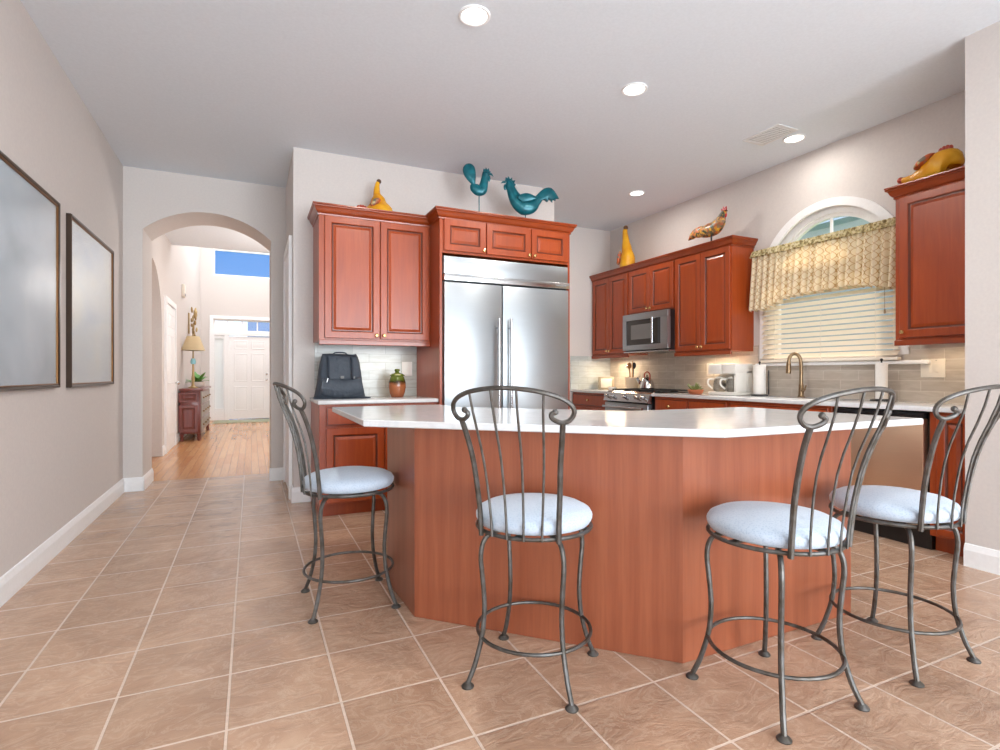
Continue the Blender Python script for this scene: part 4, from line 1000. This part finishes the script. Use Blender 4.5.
# paper towels
def towel(x, y, r, label, rod_dx=0.07):
    t = thing('paper_towel_holder', label, 'paper towels', (x, y, 0.914))
    MB().lathe([(0.075, 0), (0.075, 0.008), (0.06, 0.014), (0.001, 0.014)], seg=24).build('base', 'iron', t)
    MB().lathe([(r, 0.016), (r, 0.292), (0.02, 0.292), (0.02, 0.016)], seg=30).build('roll', 'paper', t)
    mb = MB(); mb.tube([(0, 0, 0.01), (0, 0, 0.31)], 0.006, 8).ball((0, 0, 0.315), 0.011); mb.build('post', 'iron', t)
    mb = MB(); mb.tube(smoothpath([(0.02, rod_dx, 0.012), (0.02, rod_dx, 0.10), (0.02, rod_dx, 0.24)], 3), 0.005, 8); mb.build('side_arm', 'iron', t)
towel(4.36, 3.61, 0.055, 'fat paper towel roll on a black holder beside the coffee maker', -0.082)
towel(4.38, 2.535, 0.040, 'slim paper towel roll on a black holder right of the sink', 0.055)
# faucet
fc = thing('faucet', 'brushed gold pull-down faucet rising behind the sink', 'faucet', (4.40, 3.215, 0.914), RW - 0.5)
MB().lathe([(0.030, 0), (0.030, 0.010), (0.022, 0.016), (0.020, 0.10), (0.017, 0.12)], seg=22).build('base', 'brass', fc, angle=40)
MB().tube(smoothpath([(0, 0, 0.11), (0, 0, 0.27), (0, -0.008, 0.34), (0, -0.035, 0.38), (0, -0.075, 0.38), (0, -0.10, 0.345), (0, -0.105, 0.30)], 6), 0.015, 12).build('spout', 'brass', fc)
MB().tube([(0, -0.105, 0.31), (0, -0.107, 0.27), (0, -0.109, 0.21)], [0.017, 0.021, 0.022], 14).build('spray_head', 'brass', fc)
MB().tube(smoothpath([(0.015, 0, 0.06), (0.045, 0, 0.062), (0.075, -0.005, 0.075), (0.105, -0.01, 0.105)], 5), [0.012] * 6 + [0.009] * 5 + [0.007] * 5, 10).build('lever', 'brass', fc)
sk = MB(); sk.box(-0.40, 0.40, -0.22, -0.215, 0.0, 0.003).box(-0.40, 0.40, 0.21, 0.215, 0.0, 0.003).box(-0.40, -0.395, -0.215, 0.21, 0.0, 0.003).box(0.395, 0.40, -0.215, 0.21, 0.0, 0.003)
o = sk.build('sink_rim', 'steel_v', smooth=False); o.location = (4.13, 3.08, 0.9155); o.rotation_euler = (0, 0, RW); tag(o, 'stainless sink rim set in the window counter', 'sink')

# ================================================================ ornaments on the cabinets
def gourd_hen(name, label, loc, rot, path, radii, wings, tips, group='painted gourd hens on the cabinets'):
    g = thing(name, label, 'ornament', loc, rot, group)
    n = len(path); pts = smoothpath(path, 5); rs = []
    for i in range(n - 1):
        for s in range(5): t = s / 5; t = t * t * (3 - 2 * t); rs.append(radii[i] + (radii[i + 1] - radii[i]) * t)
    rs.append(radii[-1])
    MB().tube(pts, rs, 20).build('body', 'gourd', g, angle=80)
    for c, r, rt in wings: MB().ball(c, r, rt).build('wing', 'wing', g)
    for c, r, mt, nm in tips:
        mb = MB()
        if nm == 'comb':
            for k in range(4): mb.ball((c[0] + (k - 1.5) * r * 0.75, c[1], c[2] + r * (0.25 if k in (1, 2) else 0)), (r * 0.6, r * 0.5, r * 0.8), None, 10, 8)
        else: mb.ball(c, r, None, 12, 8)
        mb.build(nm, mt, g)
    return g
gourd_hen('gourd_hen', 'yellow pear-shaped gourd hen with thin raised neck on the left cabinet', (1.02, 4.84, 2.466), 0,
    [(0.01, 0, 0.0), (0.01, 0, 0.012), (0.012, 0, 0.06), (0.015, 0, 0.12), (0.008, 0, 0.20), (-0.005, 0, 0.27), (0.0, 0, 0.345), (0.012, 0, 0.37)],
    [0.06, 0.10, 0.135, 0.12, 0.064, 0.030, 0.020, 0.016],
    [((-0.035, -0.085, 0.16), (0.055, 0.03, 0.028), Matrix.Rotation(-0.7, 4, 'Y'))],
    [((0.014, 0, 0.375), 0.022, 'gourdbrown', 'beak'), ((-0.140, -0.02, 0.115), 0.026, 'redbrown', 'comb')])
gourd_hen('gourd_hen', 'tall slender yellow gourd hen on the far corner cabinet', (4.33, 5.56, 2.43), RW,
    [(0.0, 0, 0.0), (0.0, 0, 0.012), (0.01, 0, 0.07), (0.02, 0, 0.15), (0.0, 0, 0.28), (-0.02, 0, 0.40), (-0.035, 0, 0.50), (-0.02, 0, 0.545)],
    [0.05, 0.08, 0.096, 0.09, 0.062, 0.042, 0.032, 0.024],
    [((-0.065, -0.07, 0.17), (0.02, 0.03, 0.09), Matrix.Rotation(0.25, 4, 'Y'))],
    [((-0.02, 0, 0.55), 0.030, 'gourdbrown', 'beak'), ((-0.105, -0.04, 0.125), 0.028, 'redbrown', 'comb')])
gourd_hen('gourd_hen', 'plump yellow gourd hen lying neck-down on the right cabinet', (4.30, 2.135, 2.43), RW,
    [(0.115, 0, 0.09), (0.112, 0, 0.095), (0.085, 0, 0.11), (0.04, 0, 0.11), (-0.03, 0, 0.095), (-0.09, 0, 0.085), (-0.15, 0, 0.085), (-0.20, 0, 0.095), (-0.215, 0, 0.098)],
    [0.03, 0.07, 0.105, 0.108, 0.088, 0.056, 0.032, 0.022, 0.012],
    [((-0.04, -0.055, 0.165), (0.075, 0.05, 0.028), Matrix.Rotation(-0.5, 4, 'Y'))],
    [((-0.22, 0, 0.10), 0.024, 'redbrown', 'beak'), ((0.06, 0, 0.222), 0.026, 'redbrown', 'comb')])

def rooster_body(mb, path, radii, sy=0.55):
    n = len(path); pts = smoothpath(path, 5); rs = []
    for i in range(n - 1):
        for s in range(5): t = s / 5; rs.append(radii[i] + (radii[i + 1] - radii[i]) * t)
    rs.append(radii[-1]); mb.tube(pts, rs, 16)
    for v in mb.bm.verts: v.co.y *= sy
def plates(mb, poly, th, bulge=0.0):
    """Rounded-edge metal plate outline in the xz plane."""
    lp = []
    cx = sum(p[0] for p in poly) / len(poly); cz = sum(p[1] for p in poly) / len(poly)
    def sc(f, y): return [(cx + (x - cx) * f, y, cz + (z - cz) * f) for x, z in poly]
    lp = [sc(0.35, -th - bulge), sc(0.75, -th - bulge * 0.6), sc(0.97, -th), sc(1.0, 0), sc(0.97, th), sc(0.75, th + bulge * 0.6), sc(0.35, th + bulge)]
    _, r = mb.loops(lp); mb._face(r[0][::-1])
def smooth2(poly, sub=4): return [(p.x, p.y) for p in smoothpath([(x, z, 0) for x, z in poly], sub, True)]
def stake(parent, x, z0, z1):
    MB().tube([(x, 0, z0), (x, 0, z1)], 0.005, 8).build('stem', 'teal', parent)
    MB().lathe([(0.06, 0), (0.06, 0.006), (0.02, 0.012), (0.001, 0.013)], x, 0, 24).build('base', 'teal', parent)
# teal rooster with round tail, facing right
r1 = thing('rooster_ornament', 'smaller teal metal rooster with rounded tail on a tall stem, head to the right', 'ornament', (1.885, 4.58, 2.495), -0.30, 'teal roosters on the refrigerator cabinet')
stake(r1, 0.01, 0.0, 0.31)
mb = MB(); rooster_body(mb, [(-0.055, 0, 0.46), (-0.035, 0, 0.43), (0.0, 0, 0.405), (0.035, 0, 0.41), (0.052, 0, 0.455), (0.062, 0, 0.515), (0.075, 0, 0.56), (0.085, 0, 0.575)], [0.02, 0.045, 0.052, 0.05, 0.040, 0.032, 0.036, 0.015]); mb.build('body', 'teal', r1, angle=70)
mb = MB(); plates(mb, smooth2([(-0.03, 0.44), (-0.075, 0.47), (-0.125, 0.53), (-0.140, 0.59), (-0.115, 0.635), (-0.07, 0.645), (-0.032, 0.615), (-0.020, 0.55), (-0.022, 0.49)]), 0.006, 0.012); mb.build('tail', 'teal', r1, angle=60)
mb = MB(); plates(mb, [(0.045, 0.575), (0.050, 0.605), (0.062, 0.59), (0.072, 0.618), (0.085, 0.596), (0.100, 0.612), (0.104, 0.585), (0.118, 0.578), (0.105, 0.56), (0.075, 0.565)], 0.004); mb.build('comb', 'teal', r1, angle=40)
mb = MB(); mb.tube([(0.10, 0, 0.565), (0.125, 0, 0.555), (0.142, 0, 0.535)], [0.012, 0.009, 0.001], 8); mb.build('beak', 'teal', r1)
mb = MB(); mb.ball((0.103, 0, 0.515), (0.012, 0.008, 0.028)); mb.build('wattle', 'teal', r1)
# teal rooster with plumed tail, facing left
r2 = thing('rooster_ornament', 'larger teal metal rooster with ragged plumed tail, head to the left', 'ornament', (2.385, 4.58, 2.495), -0.36, 'teal roosters on the refrigerator cabinet')
stake(r2, -0.01, 0.0, 0.20)
mb = MB(); rooster_body(mb, [(-0.185, 0, 0.545), (-0.165, 0, 0.535), (-0.14, 0, 0.48), (-0.115, 0, 0.42), (-0.075, 0, 0.36), (-0.02, 0, 0.32), (0.04, 0, 0.325), (0.085, 0, 0.365), (0.13, 0, 0.41)], [0.02, 0.038, 0.042, 0.055, 0.072, 0.085, 0.07, 0.045, 0.03]); mb.build('body', 'teal', r2, angle=70)
mb = MB(); plates(mb, smooth2([(0.03, 0.35), (0.10, 0.44), (0.16, 0.495), (0.22, 0.505), (0.26, 0.47), (0.30, 0.40), (0.272, 0.425), (0.268, 0.38), (0.245, 0.415), (0.238, 0.36), (0.212, 0.40), (0.19, 0.365), (0.15, 0.385), (0.10, 0.36)], 3), 0.006, 0.012); mb.build('tail', 'teal', r2, angle=60)
mb = MB(); plates(mb, smooth2([(-0.09, 0.40), (-0.02, 0.43), (0.04, 0.42), (0.09, 0.385), (0.03, 0.35), (-0.04, 0.345)]), 0.055, 0.01); mb.build('wing', 'teal', r2, angle=60)
mb = MB(); plates(mb, [(-0.20, 0.555), (-0.19, 0.595), (-0.178, 0.575), (-0.165, 0.605), (-0.15, 0.578), (-0.13, 0.595), (-0.128, 0.565), (-0.10, 0.565), (-0.112, 0.54), (-0.095, 0.525), (-0.12, 0.50), (-0.16, 0.54)], 0.004); mb.build('comb', 'teal', r2, angle=40)
mb = MB(); mb.tube([(-0.19, 0, 0.55), (-0.215, 0, 0.548), (-0.235, 0, 0.535)], [0.014, 0.010, 0.001], 8); mb.build('beak', 'teal', r2)
mb = MB(); mb.ball((-0.195, 0, 0.50), (0.014, 0.008, 0.030)); mb.build('wattle', 'teal', r2)
# patchwork rooster on right wall cabinet (local +x towards camera = right in view)
r3 = thing('rooster_ornament', 'multicoloured patchwork metal rooster with red comb on the right wall cabinets', 'ornament', (4.33, 4.205, 2.43), RW)
mb = MB(); rooster_body(mb, [(-0.10, 0, 0.185), (-0.06, 0, 0.17), (0.0, 0, 0.165), (0.07, 0, 0.17), (0.12, 0, 0.22), (0.15, 0, 0.28), (0.175, 0, 0.325), (0.185, 0, 0.34)], [0.04, 0.07, 0.085, 0.085, 0.068, 0.042, 0.032, 0.012], 0.6); mb.build('body', 'patch', r3, angle=70)
mb = MB(); plates(mb, smooth2([(-0.05, 0.15), (-0.06, 0.235), (-0.12, 0.245), (-0.19, 0.225), (-0.235, 0.165), (-0.25, 0.115), (-0.215, 0.14), (-0.20, 0.115), (-0.16, 0.13), (-0.11, 0.11)], 3), 0.01, 0.02); mb.build('tail', 'patch', r3, angle=60)
mb = MB(); plates(mb, [(0.145, 0.335), (0.145, 0.375), (0.158, 0.362), (0.168, 0.392), (0.182, 0.366), (0.200, 0.385), (0.205, 0.345), (0.185, 0.330)], 0.005); mb.build('comb', 'combred', r3, angle=40)
mb = MB(); mb.ball((0.192, 0, 0.285), (0.014, 0.010, 0.030)); mb.build('wattle', 'combred', r3)
mb = MB(); mb.tube([(0.195, 0, 0.332), (0.218, 0, 0.322)], [0.012, 0.001], 8); mb.build('beak', 'gourdbrown', r3)
for x in (0.01, 0.05):
    mb = MB(); mb.tube([(x, 0.02 if x < .03 else -0.02, 0.10), (x, 0.02 if x < .03 else -0.02, 0.0)], 0.006, 6).tube([(x + .03, 0.02 if x < .03 else -0.02, 0.004), (x - .02, 0.02 if x < .03 else -0.02, 0.004)], 0.005, 6); mb.build('leg', 'iron', r3)

def reshape(root, fx, fz, dz):
    for ch in root.children:
        nm = ch.name.split('.')[0]
        if nm in ('stem', 'base'): continue
        for v in ch.data.vertices:
            v.co.x *= fx; v.co.z = v.co.z * fz + dz
            if nm == 'leg' and v.co.z < 0.1: v.co.z -= dz
reshape(r1, 1.0, 1.0, -0.095); reshape(r2, 1.05, 1.0, -0.095); reshape(r3, 1.15, 0.86, 0.045)

# ================================================================ hallway furnishings
cs = thing('console_table', 'mahogany console chest with grey drawer front along hallway wall', 'console', (XL + 0.02, 11.35, 0), PI / 2)
# local x along +Y, front at -y (towards +X)
MB().box(-1.0, 1.0, -0.31, -0.01, 0.12, 0.84, 0.004).build('carcass', 'console', cs)
MB().box(-1.04, 1.04, -0.345, 0.0, 0.84, 0.875, 0.006).build('top', 'console', cs)
mb = MB(); raised(mb, -0.30, -0.02, 0.15, 0.60, 0, 0.012, 0.05)
mb.bm.transform(Matrix.Translation((-1.012, 0, 0)) @ Matrix.Rotation(-PI / 2, 4, 'Z') @ Matrix.Translation((0.32 - 0.03 - 0.0, 0, 0))); mb.build('end_panel', ['console', 'glaze'], cs, angle=20)
mb = MB(); raised(mb, -0.30, -0.02, 0.65, 0.81, 0, 0.012, 0.035)
mb.bm.transform(Matrix.Translation((-1.012, 0, 0)) @ Matrix.Rotation(-PI / 2, 4, 'Z') @ Matrix.Translation((0.32 - 0.03 - 0.0, 0, 0))); mb.build('end_panel', ['console', 'glaze'], cs, angle=20)
for i in range(4):
    for j in range(3):
        mb = MB(); slabfront(mb, -0.97 + i * 0.49, -0.50 + i * 0.49, 0.15 + j * 0.23, 0.36 + j * 0.23, -0.325, 0.015); d = mb.build('drawer', ['greywash', 'console'], cs, angle=20)
        MB().ball((-0.735 + i * 0.49, -0.34, 0.255 + j * 0.23), 0.016, None, 10, 8).build('knob', 'brass', d)
for x in (-0.97, 0.97):
    for y in (-0.285, -0.035): MB().lathe([(0.022, 0), (0.03, 0.02), (0.026, 0.08), (0.036, 0.12)], x, y, 12).build('foot', 'console', cs)
lm = thing('table_lamp', 'gold table lamp with cream shade on the console', 'lamp', (-0.94, 10.95, 0.875))
MB().lathe([(0.075, 0), (0.075, 0.015), (0.03, 0.03), (0.018, 0.08), (0.03, 0.16), (0.018, 0.24), (0.014, 0.50), (0.01, 0.70)], seg=20).build('stem', 'goldleaf', lm, angle=50)
MB().lathe([(0.035, 0.42), (0.045, 0.46), (0.03, 0.52)], seg=16).build('accent', mat('pale_turquoise_glass', (150, 206, 214), 0.1), lm)
MB().lathe([(0.19, 0.66), (0.10, 0.91), (0.098, 0.91), (0.188, 0.66)], seg=28).build('shade', 'lampshade', lm, angle=60)
MB().ball((0, 0, 0.94), 0.014, None, 10, 8).build('finial', 'goldleaf', lm)
pp = thing('potted_plant', 'green leafy plant in white pot on the console', 'plant', (-0.92, 11.55, 0.875))
MB().lathe([(0.07, 0), (0.10, 0.02), (0.12, 0.10), (0.11, 0.10), (0.09, 0.03), (0.001, 0.02)], seg=22).build('pot', 'appl_white', pp, angle=50)
mb = MB(); rg3 = random.Random(11)
for k in range(14):
    a = 2 * PI * k / 14 + rg3.uniform(-.3, .3); ln = rg3.uniform(0.22, 0.36); el = rg3.uniform(0.5, 1.2)
    d = Vector((math.cos(a) * math.cos(el), math.sin(a) * math.cos(el), math.sin(el))); c = Vector((0, 0, 0.06)); side_ = Vector((-math.sin(a), math.cos(a), 0))
    prev = None
    for i in range(7):
        t = i / 6; p = c + d * ln * t + Vector((0, 0, -0.10 * t * t)); wv = 0.045 * math.sin(PI * (0.08 + 0.92 * t)) + 0.002
        row = [mb.bm.verts.new(p + side_ * wv), mb.bm.verts.new(p + Vector((0, 0, -0.006))), mb.bm.verts.new(p - side_ * wv), mb.bm.verts.new(p + Vector((0, 0, 0.004)))]
        if prev:
            for q in range(4): mb._face([prev[q], prev[(q + 1) % 4], row[(q + 1) % 4], row[q]])
        prev = row
mb.build('foliage', 'leafbright', pp, angle=60)
wo = thing('wall_sconce', 'antique gold leaf wall ornament above the console lamp', 'wall ornament', (XL, 12.0, 1.80))
MB().box(0.0, 0.02, -0.06, 0.06, 0.1, 0.5, 0.006).build('backplate', 'goldleaf', wo)
mb = MB(); rg4 = random.Random(2)
for k in range(24):
    z = 0.02 + k * 0.024; a = (k % 2 * 2 - 1) * rg4.uniform(0.3, 1.0)
    mb.ball((0.06 + rg4.uniform(0, 0.07), 0.15 * a * (1 - 0.4 * abs(z - .3)), z), (0.02, 0.07, 0.03), Matrix.Rotation(a, 4, 'X'), 8, 6)
mb.build('leaves', 'goldleaf', wo)
ch = thing('door_chime', 'small grey chime box high on the hallway wall', 'door chime', (XL, 10.95, 2.47), PI / 2)
MB().box(-0.09, 0.09, -0.05, 0, 0, 0.22, 0.008).build('cover', 'plate', ch)
MB().box(-0.07, 0.07, -0.054, -0.05, 0.02, 0.06, 0.001).build('grille', 'ventdark', ch)
em = MB(); em.loops([[(-0.75, -0.38, 0.0), (0.75, -0.38, 0.0), (0.75, 0.38, 0.0), (-0.75, 0.38, 0.0)], [(-0.75, -0.38, 0.010), (0.75, -0.38, 0.010), (0.75, 0.38, 0.010), (-0.75, 0.38, 0.010)], [(-0.72, -0.35, 0.016), (0.72, -0.35, 0.016), (0.72, 0.35, 0.016), (-0.72, 0.35, 0.016)]])
o = em.build('entry_mat', 'mat'); o.location = (-0.05, 14.1, 0.0); tag(o, 'sage green mat inside the front door', 'mat')

# ================================================================ outside
structure(MB().box(4.7, 40, -20, 40, -0.4, -0.3).box(-20, 4.7, 15.05, 60, -0.4, -0.3).build('ground_outside', 'grassmat', smooth=False), 'lawn outside the house', 'ground')
def house(label, loc, rot, w, d, h, rh, roofm):
    hs_ = thing('neighbour_house', label, 'house', loc, rot)
    MB().box(-w / 2, w / 2, -d / 2, d / 2, 0, h).build('walls', 'siding', hs_, smooth=False)
    mb = MB(); mb.prism([(-d / 2 - 0.4, h - 0.1), (d / 2 + 0.4, h - 0.1), (0, h + rh)], 'x', -w / 2 - 0.3, w / 2 + 0.3); mb.build('roof', roofm, hs_, smooth=False)
    for x in (-w * 0.25, w * 0.2):
        f = MB().box(x - 0.6, x + 0.6, -d / 2 - 0.05, -d / 2, 1.0, 2.4).build('window', 'white', hs_, smooth=False)
        MB().box(x - 0.5, x + 0.5, -d / 2 - 0.06, -d / 2 - 0.045, 1.1, 2.3).build('pane', 'darkglass', f, smooth=False)
house('neighbour house with blue-grey roof seen through the transom', (4.6, 34, -0.3), 0, 9, 7, 2.6, 2.6, 'roofing')
house('neighbour house with pale siding seen through the kitchen window', (14.5, 6.2, -0.3), RW, 12, 7, 4.6, 2.5, 'roofing2')
